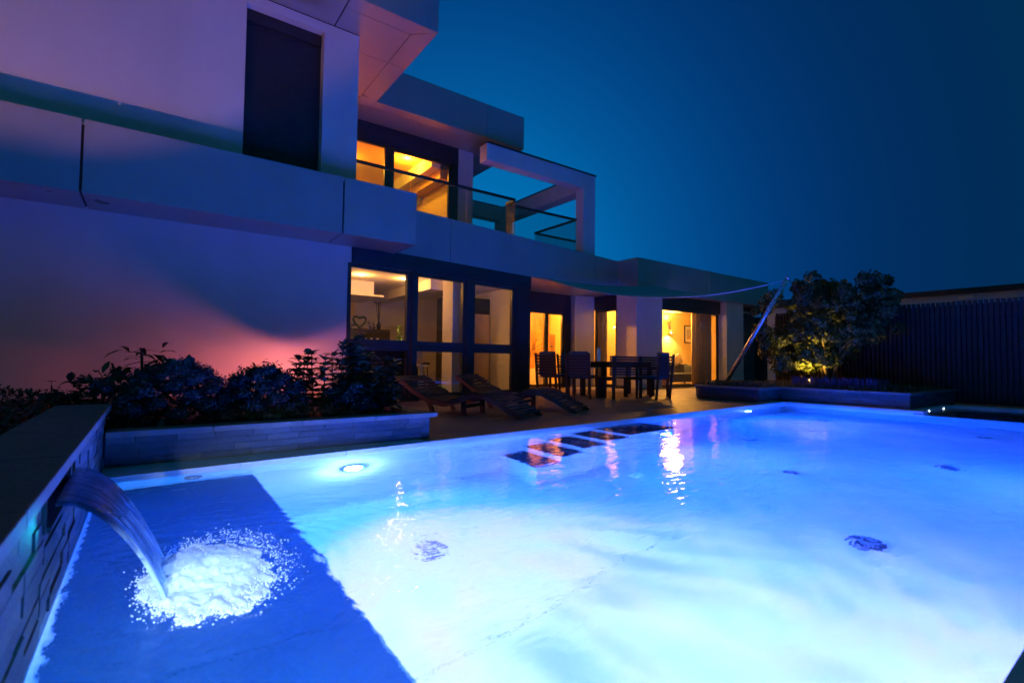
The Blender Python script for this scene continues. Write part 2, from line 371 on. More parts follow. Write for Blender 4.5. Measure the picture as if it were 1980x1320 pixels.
# floor and wall fittings
for (x, y) in ((1.61, 3.17), (5.21, 2.40), (6.46, 3.49), (9.14, 3.71), (6.54, 1.50), (3.99, 1.36), (9.0, 1.7)):
    fo = part('floor_inlet', MB().disc((x, y, ZF+.012), .085, 24, h=.024, r2=.07), 'frame', pool)
    part('inlet_cap', MB().disc((x, y, ZF+.032), .045, 16, h=.016), 'steel', fo)
fo = part('floor_inlet', MB().disc((3.95, 3.29, ZF+.012), .085, 24, h=.024, r2=.07), 'white', pool, label='white floor inlet')
part('inlet_cap', MB().disc((3.95, 3.29, ZF+.032), .045, 16, h=.016), 'white', fo)
fo = part('wall_jet', MB().disc((.27, pe(.27)-.008, -.14), .055, 24, 'y', .016), 'frame', pool)
part('jet_nozzle', MB().disc((.27, pe(.27)-.022, -.14), .02, 16, 'y', .012), 'steel', fo)
fo = part('wall_jet', MB().disc((xe-.008, 3.1, -.13), .06, 24, 'x', .016), 'frame', pool)
part('jet_nozzle', MB().disc((xe-.022, 3.1, -.13), .02, 16, 'x', .012), 'steel', fo)
# coping stones
def coping(a, b, n, w, nrm):
    a = Vector(a); b = Vector(b); nrm = Vector(nrm)
    for k in range(n):
        p = a + (b-a)*(k/n) + (b-a).normalized()*.002; q = a + (b-a)*((k+1)/n) - (b-a).normalized()*.002
        part('coping_stone', MB().prism([tuple(p), tuple(q), tuple(q+nrm*w), tuple(p+nrm*w)], -.035, random.uniform(-.001, .0008)), 'coping', pool)
coping((-.22, pe(-.22)-.012), (2.095, pe(2.095)-.012), 3, .34, (0, 1))
coping((9.455, pe(9.455)-.012), (xe+.02, pe(xe)-.012), 1, .28, (0, 1))
coping((xe-.012, 2.62), (xe-.012, pe(xe)-.014), 3, .30, (1, 0))
coping((xe+.3, 2.755), (12.3, 2.755), 3, .12, (0, 1))
coping((12.29, .28), (12.29, 2.75), 4, .3, (1, 0))
coping((-.22, .29), (12.6, .29), 12, .4, (0, -1))
# underwater lamps
LB = (.0, .07, 1.0)
def ripple_light(L, scale, seed, lo=.5):
    """water caustics painted into the beam by noise: it falls in soft streaks of white, pink and cyan"""
    L.use_nodes = True; t = L.node_tree; n = t.nodes; l = t.links; em_ = n['Emission']
    tc = n.new('ShaderNodeTexCoord'); mp = n.new('ShaderNodeMapping'); mp.inputs['Location'].default_value = (seed, seed*2, 0); mp.inputs['Scale'].default_value = (1, 1, 3.4)
    n1 = n.new('ShaderNodeTexNoise'); n1.inputs['Scale'].default_value = scale; n1.inputs['Detail'].default_value = 3; n1.inputs['Distortion'].default_value = .6
    n2 = n.new('ShaderNodeTexNoise'); n2.inputs['Scale'].default_value = scale*.8; n2.inputs['Detail'].default_value = 2
    c1 = n.new('ShaderNodeMapRange'); c1.inputs['From Min'].default_value = .36; c1.inputs['From Max'].default_value = .66; c1.inputs['To Min'].default_value = lo; c1.inputs['To Max'].default_value = 1.8
    c2 = n.new('ShaderNodeValToRGB'); e_ = c2.color_ramp.elements
    e_[0].position = .36; e_[0].color = (.85, .58, 1, 1); e_[1].position = .64; e_[1].color = (1, .42, .80, 1); q = e_.new(.5); q.color = (1, .54, .9, 1)
    l.new(tc.outputs['Normal'], mp.inputs[0]); l.new(mp.outputs[0], n1.inputs['Vector']); l.new(mp.outputs[0], n2.inputs['Vector'])
    l.new(n1.outputs[0], c1.inputs[0]); l.new(n2.outputs[0], c2.inputs[0]); l.new(c2.outputs[0], em_.inputs['Color']); l.new(c1.outputs[0], em_.inputs['Strength'])
def pool_light(p, d, power, col=LB, es=40, r=.085, size=.15, white=0, aim=None, ang=110, seed=1):
    p = Vector(p); d = Vector(d).normalized(); ax = 'y' if abs(d.y) > .5 else 'x'
    ringm = part('pool_light', MB().disc(p + d*.012, r, 28, ax, .024), 'steel', pool)
    e = mat('lamp_lens', (.9, .95, 1), .3, emit=(.6, .8, 1), es=es)
    part('lens', MB().disc(p + d*.028, r*.78, 24, ax, .008), e, ringm)
    lamp('lamp_beam', 'AREA', p + d*.04, col, power, pool, size, to=p + d + Vector((0, 0, -.12)))
    if white:
        o = lamp('lamp_core_beam', 'SPOT', p + d*.045, (1, 1, 1), white, pool, .05, to=aim, angle=ang, blend=1)
        ripple_light(o.data, 9, seed)
        lamp('bloom_halo', 'POINT', p + d*.07, (.32, .55, 1), white*.034, pool, .03)  # added lamp off the lens, imitating bloom on the wall
pool_light((1.38, pe(1.38), -.50), (0, -1, 0), 800, white=1500, aim=(1.75, 1.8, -1.45), ang=100, seed=1)
pool_light((5.05, pe(5.05)-.585, -.50), (0, -1, 0), 280, white=40, aim=(5.3, 2.4, -1.45), ang=110, seed=5)
pool_light((8.45, pe(8.45), -.50), (0, -1, 0), 480, white=120, aim=(8.3, 3.2, -1.45), ang=95, seed=9)
pool_light((2.6, .281, -.55), (0, 1, 0), 260, white=170, aim=(3.2, 1.3, -1.45), ang=125, seed=13)
pool_light((6.2, .281, -.55), (0, 1, 0), 200, white=18, aim=(5.6, 1.6, -1.45), ang=130, seed=17)
pool_light((.05, .281, -.13), (0, 1, 0), 95, (.0, .38, 1), r=.05, size=.08)
ll = part('pool_light', MB().disc((.20, 2.12, -.266), .06, 24, h=.008), 'steel', pool)  # added lamp under the foam, brightening it from below
part('lens', MB().disc((.20, 2.12, -.260), .045, 20, h=.004), mat('foam_lamp_lens', (.9, .95, 1), .3, emit=(.8, .85, 1), es=30), ll)
lamp('lamp_beam', 'AREA', (.20, 2.12, -.252), (.3, .6, 1), 5, pool, .08, to=(.22, 2.12, 1))
for x in (10.92, 11.76):
    f = part('step_light', MB().disc((x, 2.745, -.06), .025, 14, 'y', .012), mat('led_white', (1, 1, 1), .3, emit=(.6, .85, 1), es=25), pool)
# water
wb = MB().box((-.40, .14, -1.62), (12.5, 4.95, -.04))
water = part('water', wb, 'water'); water['kind'] = 'structure'

# ================================================================== SLATE BRICK WALLS
def brick_face(parent, f, s0, s1, z0, z1, course=.052, length=.27, thick=.012, mat2=True, row0=0):
    """bricks on frame f(s, d, z); d=0 outer face, into the wall"""
    n = max(1, round((z1-z0)/course)); ch = (z1-z0)/n
    for r in range(n):
        s = s0 - (random.random()*.5 + .2*((r+row0) % 2))*length
        while s < s1:
            L = length * random.uniform(.75, 1.2); a, b = max(s0, s), min(s1, s+L-.005)
            if b - a > .02:
                d = random.uniform(-.005, .005)
                part('brick', MB().box((a, d, z0 + r*ch + .0018), (b, thick, z0 + (r+1)*ch - .0018), f), random.choice(('brick', 'brick2', 'brick')), parent)
            s += L
# left garden wall with the water spout
gw = thing('garden_wall', 'low dark slate wall with brown cap and water spout beside the pool', 'wall', (-.36, 2.5, 0))
part('wall_core', MB().box((-.50, -1.6, -.05), (-.275, 4.32, .345)).box((-.274, -1.6, -.05), (-.236, 1.88, .345)).box((-.274, 2.58, -.05), (-.236, 4.32, .345)).box((-.274, 1.881, -.05), (-.236, 2.579, .25)), 'mortar', gw)
fL = lambda s, d, z: (-.225 - d, s, z)
brick_face(gw, fL, -1.2, 1.93, -.035, .345); brick_face(gw, fL, 2.53, 4.32, -.035, .345); brick_face(gw, fL, 1.93, 2.53, -.035, .253)
yy = -1.6
while yy < 4.85:
    b = min(yy+.8, 4.85); part('cap_stone', MB().box((-.53, yy+.003, .346), (-.215, b-.003, .39)), 'cap', gw, bevel=.004); yy += .8
sp = part('spout', MB().box((-.30, 1.90, .255), (-.205, 2.56, .27)).box((-.30, 1.885, .255), (-.215, 1.899, .345)).box((-.30, 2.561, .255), (-.215, 2.575, .345)).box((-.31, 1.885, .255), (-.301, 2.575, .345)), 'black', gw)
cs = part('added_foam_spot', MB().tube([(-.205, .90, .335), (-.18, .93, .325)], [.012, .015], 12), 'black', gw)  # spot added out of view to brighten the foam from above
lamp('added_foam_beam', 'SPOT', (-.17, .945, .32), (.55, .78, 1), 190, gw, .015, to=(.20, 2.12, -.04), angle=36, blend=.5)
lamp('spout_glow', 'SPOT', (-.17, 1.86, .29), (.0, .55, .72), 1.0, gw, .02, to=(-.225, 1.2, .22), angle=120, blend=.8)
# planter in front of the shrubs
pl = thing('planter_bed', 'long low slate brick planter with flowering shrubs on the house side of the pool', 'planter', (1.0, 4.35, 0))
fP = lambda s, d, z: (s, 4.32 + .018*s + d, z)
part('planter_core', MB().prism([(-.22, 4.327), (2.203, 4.368), (2.203, 8.3), (-6, 8.3), (-6, 4.9), (-.22, 4.9)], -.05, .17), 'mortar', pl)
brick_face(pl, fP, -.215, 2.2, .0, .2, course=.05, length=.3)
brick_face(pl, lambda s, d, z: (2.215 - d, s, z), 4.41, 8.3, .0, .2, course=.05, length=.3)
for k in range(4):
    a, b = -.22 + k*.625, -.22 + (k+1)*.625
    part('cap_stone', MB().prism([(a+.002, fP(a, -.025, 0)[1]), (b-.002, fP(b, -.025, 0)[1]), (b-.002, fP(b, .16, 0)[1]), (a+.002, fP(a, .16, 0)[1])], .2, .24), 'cap', pl, bevel=.004)
for k in range(6): part('cap_stone', MB().box((2.08, 4.53+k*.63, .2), (2.245, 4.53+(k+1)*.63-.004, .24)), 'cap', pl)
part('soil', MB().prism([(-.22, 4.5), (2.08, 4.53), (2.08, 8.3), (-6, 8.3), (-6, 4.9), (-.22, 4.9)], .171, .205), 'soil', pl)
# far corner planter
p2 = thing('corner_planter', 'L-shaped low slate planter with a lit tree at the far end of the pool', 'planter', (10.4, 5, 0))
part('planter_core', MB().prism([(9.511, 4.991), (10.381, 4.991), (10.381, 2.871), (13.0, 2.871), (13.0, 6.28), (9.511, 6.28)], -.05, .2), 'mortar', p2)
brick_face(p2, lambda s, d, z: (9.5 + d, s, z), 4.98, 6.34, 0, .235)
brick_face(p2, lambda s, d, z: (s, 4.98 + d, z), 9.5, 10.37, 0, .235)
brick_face(p2, lambda s, d, z: (10.37 + d, s, z), 2.86, 4.98, 0, .235)
brick_face(p2, lambda s, d, z: (s, 2.86 + d, z), 10.37, 13.1, 0, .235)
def caps(poly2, n, par):
    (a, b, c, d) = [Vector(q) for q in poly2]
    for k in range(n):
        t0, t1 = k/n + .002, (k+1)/n - .002
        part('cap_stone', MB().prism([tuple(a.lerp(b, t0)), tuple(a.lerp(b, t1)), tuple(d.lerp(c, t1)), tuple(d.lerp(c, t0))], .236, .278), 'cap', par, bevel=.004)
caps([(9.47, 4.95), (9.47, 6.37), (9.62, 6.37), (9.62, 5.1)], 2, p2)
caps([(9.48, 4.949), (10.34, 4.949), (10.49, 5.1), (9.63, 5.1)], 1, p2)
caps([(10.34, 2.83), (10.34, 4.945), (10.49, 5.095), (10.49, 2.83)], 3, p2)
caps([(10.5, 2.83), (13.1, 2.83), (13.1, 2.98), (10.5, 2.98)], 4, p2)
part('soil', MB().prism([(9.62, 5.1), (10.49, 5.1), (10.49, 2.98), (13.05, 2.98), (13.05, 6.3), (9.62, 6.3)], .201, .245), 'soil', p2)

# ================================================================== HOUSE
H = thing('house', 'modern two-storey white villa with grey metal fascia bands and lit windows', 'house', (5, 10, 0))
def P(name, a, b, m, f=None, bevel=0, par=None, **k): return part(name, MB().box(a, b, f), m, par or H, bevel=bevel, **k)
ZS, ZB = 2.667, 3.54
# ground floor wall of the closed block
P('wall', (-9, 8.505, 0), (2.763, 8.8, ZS+.2), 'render')
P('wall', (-9, 8.801, 0), (-8.7, 16, 7), 'render')
P('wall', (2.35, 8.801, 0), (2.60, 16, ZS), 'render')      # right hand wall, room side
# upper wall with window recess
P('wall', (-9, 8.505, 2.9), (1.06, 8.8, 6.385), 'render')
P('wall', (2.22, 8.505, 2.9), (2.81, 8.8, 6.385), 'render')
P('wall', (1.061, 8.505, 6.24), (2.219, 8.8, 6.385), 'render')
P('wall', (2.51, 8.801, 2.9), (2.81, 11.50, 6.385), 'render')
sh = P('roller_shutter', (1.061, 8.74, 2.95), (2.219, 8.78, 6.239), 'joint')
z = 2.96; k = 0
while z < 6.05:
    P('slat', (1.085, 8.715, z), (2.195, 8.74, z+.036), 'shutter', par=sh); z += .04
P('shutter_box', (1.062, 8.66, 6.05), (2.218, 8.75, 6.238), 'shutter', par=sh)
P('guide_rail', (1.062, 8.69, 2.95), (1.084, 8.74, 6.05), 'shutter', par=sh); P('guide_rail', (2.196, 8.69, 2.95), (2.218, 8.74, 6.05), 'shutter', par=sh)
# band A: balcony fascia in panels with black joints
P('band_core', (-9, 7.70, ZS+.03), (3.53, 8.50, ZB-.06), 'joint')
P('balcony_top', (-9, 7.69, ZB-.058), (3.54, 8.50, ZB-.03), 'alu')
xs = [-9, -7.0, -3.8, -.71, 2.35, 3.565]
for a, b in zip(xs[:-1], xs[1:]):
    g1 = .0 if a == -9 else .014
    g2 = .0 if b == 3.565 else .014
    P('fascia_panel', (a+g1, 7.665, ZS), (b-g2, 7.69, ZB), 'alu', bevel=.002)
    P('soffit_strip', (a+g1, 7.691, ZS), (b-g2, 7.755, ZS+.02), 'alu_soffit')
    P('soffit_panel', (a+g1, 7.763, ZS), ((b-g2) if b != 3.565 else 3.36, 8.503, ZS+.02), 'alu_soffit')
P('soffit_panel', (3.368, 7.763, ZS), (3.54, 8.60, ZS+.02), 'alu_soffit')
P('fascia_panel', (3.541, 7.691, ZS), (3.565, 8.62, ZB), 'alu')
# fascia band B (over the glazed front)
bj = [.78, 2.10, 4.50, 6.85, 7.94]
part('band_core', MB().box((.0, .03, 2.72), (7.88, .25, 3.55), FB), 'joint', H)
for a, b in zip(bj[:-1], bj[1:]):
    part('fascia_panel', MB().box((a+.006, 0, 2.70), (b-.006, .025, 3.585), FB), 'alu', H, bevel=.002)
part('parapet_cap', MB().box((.78, .026, 3.552), (7.88, .27, 3.58), FB), 'alu', H)
# terrace slab over ground floor + soffits under it
part('terrace_slab', MB().prism([(2.82, 8.85), tuple(FB(7.8, .26, 0))[:2], (10.6, 14), (2.82, 14)], 2.80, 2.95), 'render', H)
for i, (a, b) in enumerate(((4.42, 5.6), (5.6, 6.8), (6.8, 7.86))):
    part('soffit_panel', MB().box((a+.004, .03, 2.70), (b-.004, .6, 2.715), FB), 'alu_soffit', H)
    part('soffit_panel', MB().box((a+.004, .604, 2.70), (b-.004, 2.05, 2.715), FB), 'alu_soffit', H)
# roofs
def roof(x0, x1, y0, y1, xj, yj, side=True):
    P('roof_core', (x0, y0+.03, 6.42), (x1-.03, y1, 7.20), 'joint')
    P('roof_top', (x0, y0+.03, 7.201), (x1-.03, y1, 7.23), 'plinth')
    e = [x0] + xj + [x1]
    for a, b in zip(e[:-1], e[1:]):
        P('fascia_panel', (a + (.007 if a != x0 else 0), y0, 6.397), (b - (.007 if b != x1 else 0), y0+.025, 7.26), 'alu', bevel=.002)
    P('fascia_panel', (x1-.025, y0+.026, 6.397), (x1, y1, 7.26), 'alu')
roof(-9, 3.88, 7.60, 16, [-3.2, -.4, 2.385], [])
roof(3.88, 7.95, 10.49, 13.06, [6.76], [])
def soff(poly): part('soffit_panel', MB().prism(poly, 6.400, 6.415), 'alu_soffit', H)
G = .006
for a, b in ((-9, -3.2), (-3.2, -.4), (-.4, 2.385)):
    soff([(a+G, 7.626), (b-G*2, 7.626), (b-G*2, 7.94-G), (a+G, 7.94-G)])
    soff([(a+G, 7.94+G), (b-G*2, 7.94+G), (b-G*2, 8.503), (a+G, 8.503)])
soff([(2.385+G*2, 7.626), (3.855, 7.626), (3.52-G, 7.94-G), (2.385+G*2, 7.94-G)])
soff([(2.385+G*2, 7.94+G), (3.52-G, 7.94+G), (3.52-G, 8.98-G), (2.812, 8.98-G), (2.812, 8.503), (2.385+G*2, 8.503)])
soff([(3.858, 7.634), (3.858, 8.98-G), (3.52+G, 8.98-G), (3.52+G, 7.94+G)])
soff([(2.812, 8.98+G), (3.52-G, 8.98+G), (3.52-G, 10.82-G), (2.812, 10.82-G)])
soff([(3.52+G, 8.98+G), (3.858, 8.98+G), (3.858, 10.48), (3.858, 10.82-G), (3.52+G, 10.82-G)])
soff([(2.812, 10.82+G), (3.52-G, 10.82+G), (3.52-G, 11.52), (2.812, 11.52)])
soff([(3.862, 10.516), (6.76-G, 10.516), (6.76-G, 10.82-G), (3.862, 10.82-G)])
soff([(3.52+G, 10.82+G), (6.76-G, 10.82+G), (6.76-G, 11.52), (3.52+G, 11.52)])
soff([(6.76+G, 10.516), (7.925, 10.516), (7.6-G, 10.82-G), (6.76+G, 10.82-G)])
soff([(7.925, 10.53), (7.925, 13.04), (7.6+G, 13.04), (7.6+G, 10.83)])
soff([(6.76+G, 10.82+G), (7.6-G, 10.82+G), (7.6-G, 13.04), (7.02, 13.04), (7.02, 11.52), (6.76+G, 11.52)])
# upper glazed front
P('pier', (6.55, 11.53, 2.951), (7.01, 11.95, 6.399), 'render')
P('wall', (6.6, 11.951, 2.951), (7.0, 15, 6.399), 'render')
def window(f, s0, s1, z0, z1, fw_=.06, dep=(.0, .07), par=None, glass='glass', label=None):
    fr = MB()
    fr.box((s0, dep[0], z0), (s0+fw_, dep[1], z1), f).box((s1-fw_, dep[0], z0), (s1, dep[1], z1), f)
    fr.box((s0+fw_, dep[0], z0), (s1-fw_, dep[1], z0+fw_), f).box((s0+fw_, dep[0], z1-fw_), (s1-fw_, dep[1], z1), f)
    w = part('window', fr, 'frame', H, label=label)
    md = (dep[0]+dep[1])/2
    part('pane', MB().box((s0+fw_-.005, md-.006, z0+fw_-.005), (s1-fw_+.005, md+.006, z1-fw_+.005), f), glass, w)
    return w
fU = lambda s, d, z: (s, 11.55 + d, z)
P('window_header', (2.811, 11.525, 5.98), (6.549, 11.68, 6.399), 'frame')
window(fU, 2.82, 4.58, 2.96, 5.978, .07); window(fU, 4.66, 6.36, 2.96, 5.978, .09)
P('window_post', (4.581, 11.54, 2.96), (4.659, 11.66, 5.978), 'frame'); P('window_post', (6.361, 11.53, 2.96), (6.548, 11.66, 5.978), 'frame')
# glazed ground front (slanted)
part('blind_box', MB().box((0, -.03, 2.40), (4.41, .16, 2.699), FB), 'frame', H, bevel=.004)
part('blind_track', MB().box((0.01, -.05, 2.46), (4.02, -.031, 2.478), FB), 'frame', H)
for (a, b) in ((-.06, 1.18), (1.29, 2.50), (2.69, 3.90)):
    window(FB, a, b, 1.03, 2.398, .065, (.0, .08)); window(FB, a, b, .04, .962, .06, (.0, .08))
    part('transom', MB().box((a, -.005, .963), (b, .085, 1.029), FB), 'frame', H)
    part('threshold', MB().box((a, -.01, -.02), (b, .09, .039), FB), 'frame', H)
for (a, b) in ((1.181, 1.289), (2.501, 2.689), (3.901, 4.41)):
    part('window_post', MB().box((a, -.015, -.02), (b, .10, 2.399), FB), 'frame', H, bevel=.003)
    part('guide_rail', MB().box((a+.02, -.045, .02), (a+.07, -.016, 2.399), FB), 'frame', H)
# recess right of the glazed front
P('wall', (7.14, 9.3, 0), (7.3, 10.95, 2.699), 'plinth')
P('wall', (7.301, 10.97, 0), (8.55, 11.15, 2.699), 'plinth')
fD = lambda s, d, z: (s, 10.97 + d, z)
P('door_header', (8.551, 10.95, 2.16), (10.119, 11.15, 2.699), 'frame')
dw = window(fD, 8.56, 9.20, .03, 2.159, .05); window(fD, 9.21, 9.86, .03, 2.159, .06)
P('window_post', (9.861, 10.95, 0), (10.119, 11.10, 2.159), 'frame')
P('pier', (10.12, 10.75, 0), (10.899, 11.15, 2.699), 'render')
fO = lambda s, d, z: (10.93 + d, s, z)
P('window_header', (10.90, 9.851, 2.29), (11.05, 10.749, 2.699), 'frame')
window(fO, 9.86, 10.74, .03, 2.289, .06)
P('pier', (10.90, 9.12, 0), (12.03, 9.85, 2.719), 'render')
P('pier_plinth', (10.89, 9.35, 0), (10.899, 9.85, .07), 'plinth')
fE = lambda s, d, z: (s, 9.17 + d, z)
P('window_header', (12.031, 9.15, 2.33), (15.08, 9.32, 2.719), 'frame')
window(fE, 12.035, 15.0, .03, 2.329, .045)
P('pier', (15.081, 8.93, 0), (16.08, 9.30, 2.719), 'render')
P('wall', (16.3, 9.35, 0), (17.58, 9.5, 2.719), 'plinth')  # dark sheet standing in for the shade of the open side yard
# roof band C
P('band_core', (10.67, 8.89, 2.75), (17.57, 14, 3.54), 'joint')
cj = [10.64, 11.97, 14.0, 16.0, 17.62]
for a, b in zip(cj[:-1], cj[1:]):
    P('fascia_panel', (a + (.006 if a != 10.64 else 0), 8.86, 2.72), (b - (.006 if b != 17.62 else 0), 8.885, 3.585), 'alu', bevel=.002)
    P('soffit_panel', (a+.01, 8.89, 2.722), (b-.006, 9.5, 2.738), 'alu_soffit'); P('soffit_panel', (a+.01, 9.504, 2.722), (b-.006, 13.5, 2.738), 'alu_soffit')
P('fascia_panel', (10.64, 8.886, 2.72), (10.665, 9.66, 3.585), 'alu')
P('fascia_panel', (17.595, 8.886, 2.72), (17.62, 14, 3.585), 'alu')

# ---- interior shells (parts of the house)
# room behind slanted glazing
P('room_floor', (2.61, 8.9, -.03), (7.13, 13.6, .035), 'infloor')
part('room_ceiling', MB().prism([tuple(FB(-.1, .12, 0))[:2], tuple(FB(4.4, .12, 0))[:2], (7.13, 13.6), (2.61, 13.6)], 2.50, 2.56), 'inceil', H)
P('room_wall', (2.61, 13.3, .036), (7.13, 13.4, 2.499), 'inwall'); P('room_wall', (7.02, 9.4, .036), (7.135, 13.29, 2.499), 'inwall')
P('ceiling_bulkhead', (2.62, 11.0, 2.2), (4.1, 12.4, 2.499), 'inwall'); P('ceiling_bulkhead', (2.62, 10.9, 2.16), (4.3, 12.5, 2.199), 'inwall')
P('ceiling_beam', (4.9, 9.75, 2.28), (5.25, 13.2, 2.499), 'inwall')
P('column', (5.12, 9.16, .036), (5.38, 9.60, 2.499), 'inwall')
P('tall_cupboard', (5.9, 10.6, .036), (7.0, 11.1, 2.3), 'darkwood'); P('cupboard_door', (6.5, 10.57, .08), (6.98, 10.599, 1.9), 'inyellow')
P('worktop', (2.65, 8.75, .93), (3.98, 9.30, .975), 'white')
# room behind the door
P('room_floor', (7.301, 11.16, -.02), (11.2, 13.9, .03), 'infloor'); P('room_ceiling', (7.301, 11.16, 2.45), (11.2, 13.9, 2.5), 'inceil')
P('room_wall', (7.301, 13.6, .031), (11.2, 13.7, 2.449), 'inyellow'); P('room_wall', (11.0, 11.16, .031), (11.1, 13.59, 2.449), 'inyellow')
P('wood_panel', (9.9, 12.9, .031), (10.9, 12.96, 2.449), 'panelwood'); P('wood_panel', (10.35, 12.6, 1.0), (10.7, 12.89, 1.75), 'panelwood')
# living room
P('room_floor', (11.06, 9.33, -.02), (17.5, 11.1, .03), 'infloor'); P('room_ceiling', (11.06, 9.33, 2.5), (17.5, 11.1, 2.56), 'inceil')
P('room_wall', (11.12, 10.95, .031), (17.5, 11.05, 2.499), 'inyellow'); P('room_wall', (17.4, 9.55, .031), (17.5, 10.949, 2.499), 'inyellow')
# upstairs room
P('room_floor', (2.82, 11.7, 2.951), (6.58, 15.2, 2.98), 'infloor'); P('room_ceiling', (2.82, 11.69, 6.2), (6.58, 15.2, 6.25), 'inyellow')
P('room_wall', (2.82, 15, 2.981), (6.58, 15.1, 6.199), 'inyellow'); P('room_wall', (2.815, 11.7, 2.981), (2.9, 14.99, 6.199), 'inyellow'); P('room_wall', (6.5, 11.96, 2.981), (6.59, 14.99, 6.199), 'inyellow')
P('ceiling_beam', (5.9, 11.8, 5.85), (6.15, 14.9, 6.199), 'inwall'); P('ceiling_beam', (6.15, 11.8, 5.6), (6.48, 14.9, 5.849), 'panelwood')
WARM = (1, .42, .10)
em = mat('downlight_lens', (1, 1, 1), .4, emit=(1, .72, .4), es=14)
def down(x, y, z, p, col=WARM):
    d = part('downlight', MB().disc((x, y, z-.006), .045, 16, h=.012), em, H)
    lamp('downlight_beam', 'POINT', (x, y, z-.10), col, p, H, .05)
down(3.52, 10.2, 2.5, 30); down(4.45, 10.1, 2.5, 30); down(5.6, 9.75, 2.5, 20)
down(8.9, 12.2, 2.45, 480, (1, .33, .03)); down(10.6, 11.8, 2.45, 40, (1, .45, .10))
down(12.0, 10.2, 2.5, 110, (1, .45, .08))
down(5.5, 12.48, 6.2, 150, (1, .31, .015)); down(4.0, 13.4, 6.2, 150, (1, .31, .015))

# ================================================================== PERGOLA & RAILINGS
pg = thing('pergola', 'pale square pergola frame standing on the upper roof terrace', 'pergola', (9.6, 10, 2.95))
def PG(n, a, b): P(n, a, b, 'render', par=pg, bevel=.004)
PG('beam', (6.3, 9.75, 5.48), (9.45, 10.05, 5.88)); PG('post', (9.451, 9.75, 2.951), (9.90, 10.05, 5.88))
PG('beam', (9.46, 10.051, 5.42), (9.84, 13.60, 5.86)); PG('post', (9.40, 13.601, 2.951), (9.84, 14.0, 5.86)); PG('beam', (6.3, 13.601, 5.42), (9.399, 13.95, 5.86))
P('edge_trim', (6.3, 9.73, 5.881), (9.93, 10.08, 5.92), 'frame', par=pg); P('edge_trim', (9.45, 10.081, 5.861), (9.87, 14.0, 5.895), 'frame', par=pg); P('edge_trim', (6.3, 13.59, 5.861), (9.449, 13.96, 5.895), 'frame', par=pg)
ZR = 4.45
rl = thing('glass_railing', 'stepped clear glass balcony railing with steel handrail on the upper terrace', 'railing', (6, 9.2, 2.95))
def run(a, b, n, zb=3.0):
    a = Vector(a); b = Vector(b); u = (b-a).normalized(); w = Vector((-u.y, u.x)) * .02
    part('handrail', MB().prism([tuple(a-w), tuple(b-w), tuple(b+w), tuple(a+w)], ZR-.045, ZR+.01), 'frame', rl)
    w *= .35
    for k in range(n):
        p = a.lerp(b, k/n) + u*.008; q = a.lerp(b, (k+1)/n) - u*.008
        part('glass_panel', MB().prism([tuple(p-w), tuple(q-w), tuple(q+w), tuple(p+w)], zb, ZR-.036), 'railglass', rl)
run((2.82, 9.14), (6.70, 9.14), 3, 3.3); run((6.70, 9.16), (6.70, 9.50), 1, 3.3); run((6.72, 9.52), (8.92, 9.46), 2, 3.3); run((8.92, 9.48), (8.92, 11.2), 2, 3.3); run((8.94, 11.2), (10.9, 11.2), 2, 3.3)

# ================================================================== SAIL, POLE
pole = thing('sail_pole', 'slanting brushed steel pole holding the shade sail in the corner planter', 'pole', (10.3, 6.1, .24))
pt = Vector((9.9, 4.61, 2.39)); pf = Vector((10.35, 6.2, .24))
part('pole_tube', MB().tube([pf, pt], [.046, .04], 16), 'steel', pole, smooth=True)
part('collar', MB().tube([pf.lerp(pt, .45), pf.lerp(pt, .47)], .05, 16), 'steel', pole); part('top_cap', MB().tube([pt, pt + (pt-pf).normalized()*.03], .044, 16), 'steel', pole)
part('guy_cord', MB().tube([pt, pt+Vector((.35, -.1, -.3)), pt+Vector((.6, -.2, -1.3))], .006, 6), 'black', pole)
part('halyard', MB().tube([pf+Vector((-.12, .03, .03)), pf.lerp(pt, .48)+Vector((-.04, 0, 0))], .004, 6), 'steel', pole)
A_, B_, C_ = Vector((7.30, 8.95, 2.70)), pt + Vector((0, 0, -.02)), Vector((11.3, 8.84, 2.88))
sm = MB(); N = 22
def sagp(p, q, t, s): return p.lerp(q, t) + Vector((0, 0, -4*s*t*(1-t)))
grid = []
for i in range(N+1):
    t = i/N
    e1 = sagp(A_, B_, t, .42); e2 = sagp(C_, B_, t, .24)
    grid.append([e1.lerp(e2, j/8) + Vector((0, 0, -4*.10*(1-t)*(j/8)*(1-j/8))) for j in range(9)])
for r_ in grid: sm.v += [tuple(p) for p in r_]
for i in range(N):
    for j in range(8): sm.f.append((i*9+j, i*9+j+1, (i+1)*9+j+1, (i+1)*9+j))
so = single('shade_sail', sm, 'sail', 'pale triangular shade sail sagging between fascia and steel pole', 'shade sail', smooth=True)
sd = so.modifiers.new('s', 'SOLIDIFY'); sd.thickness = .006

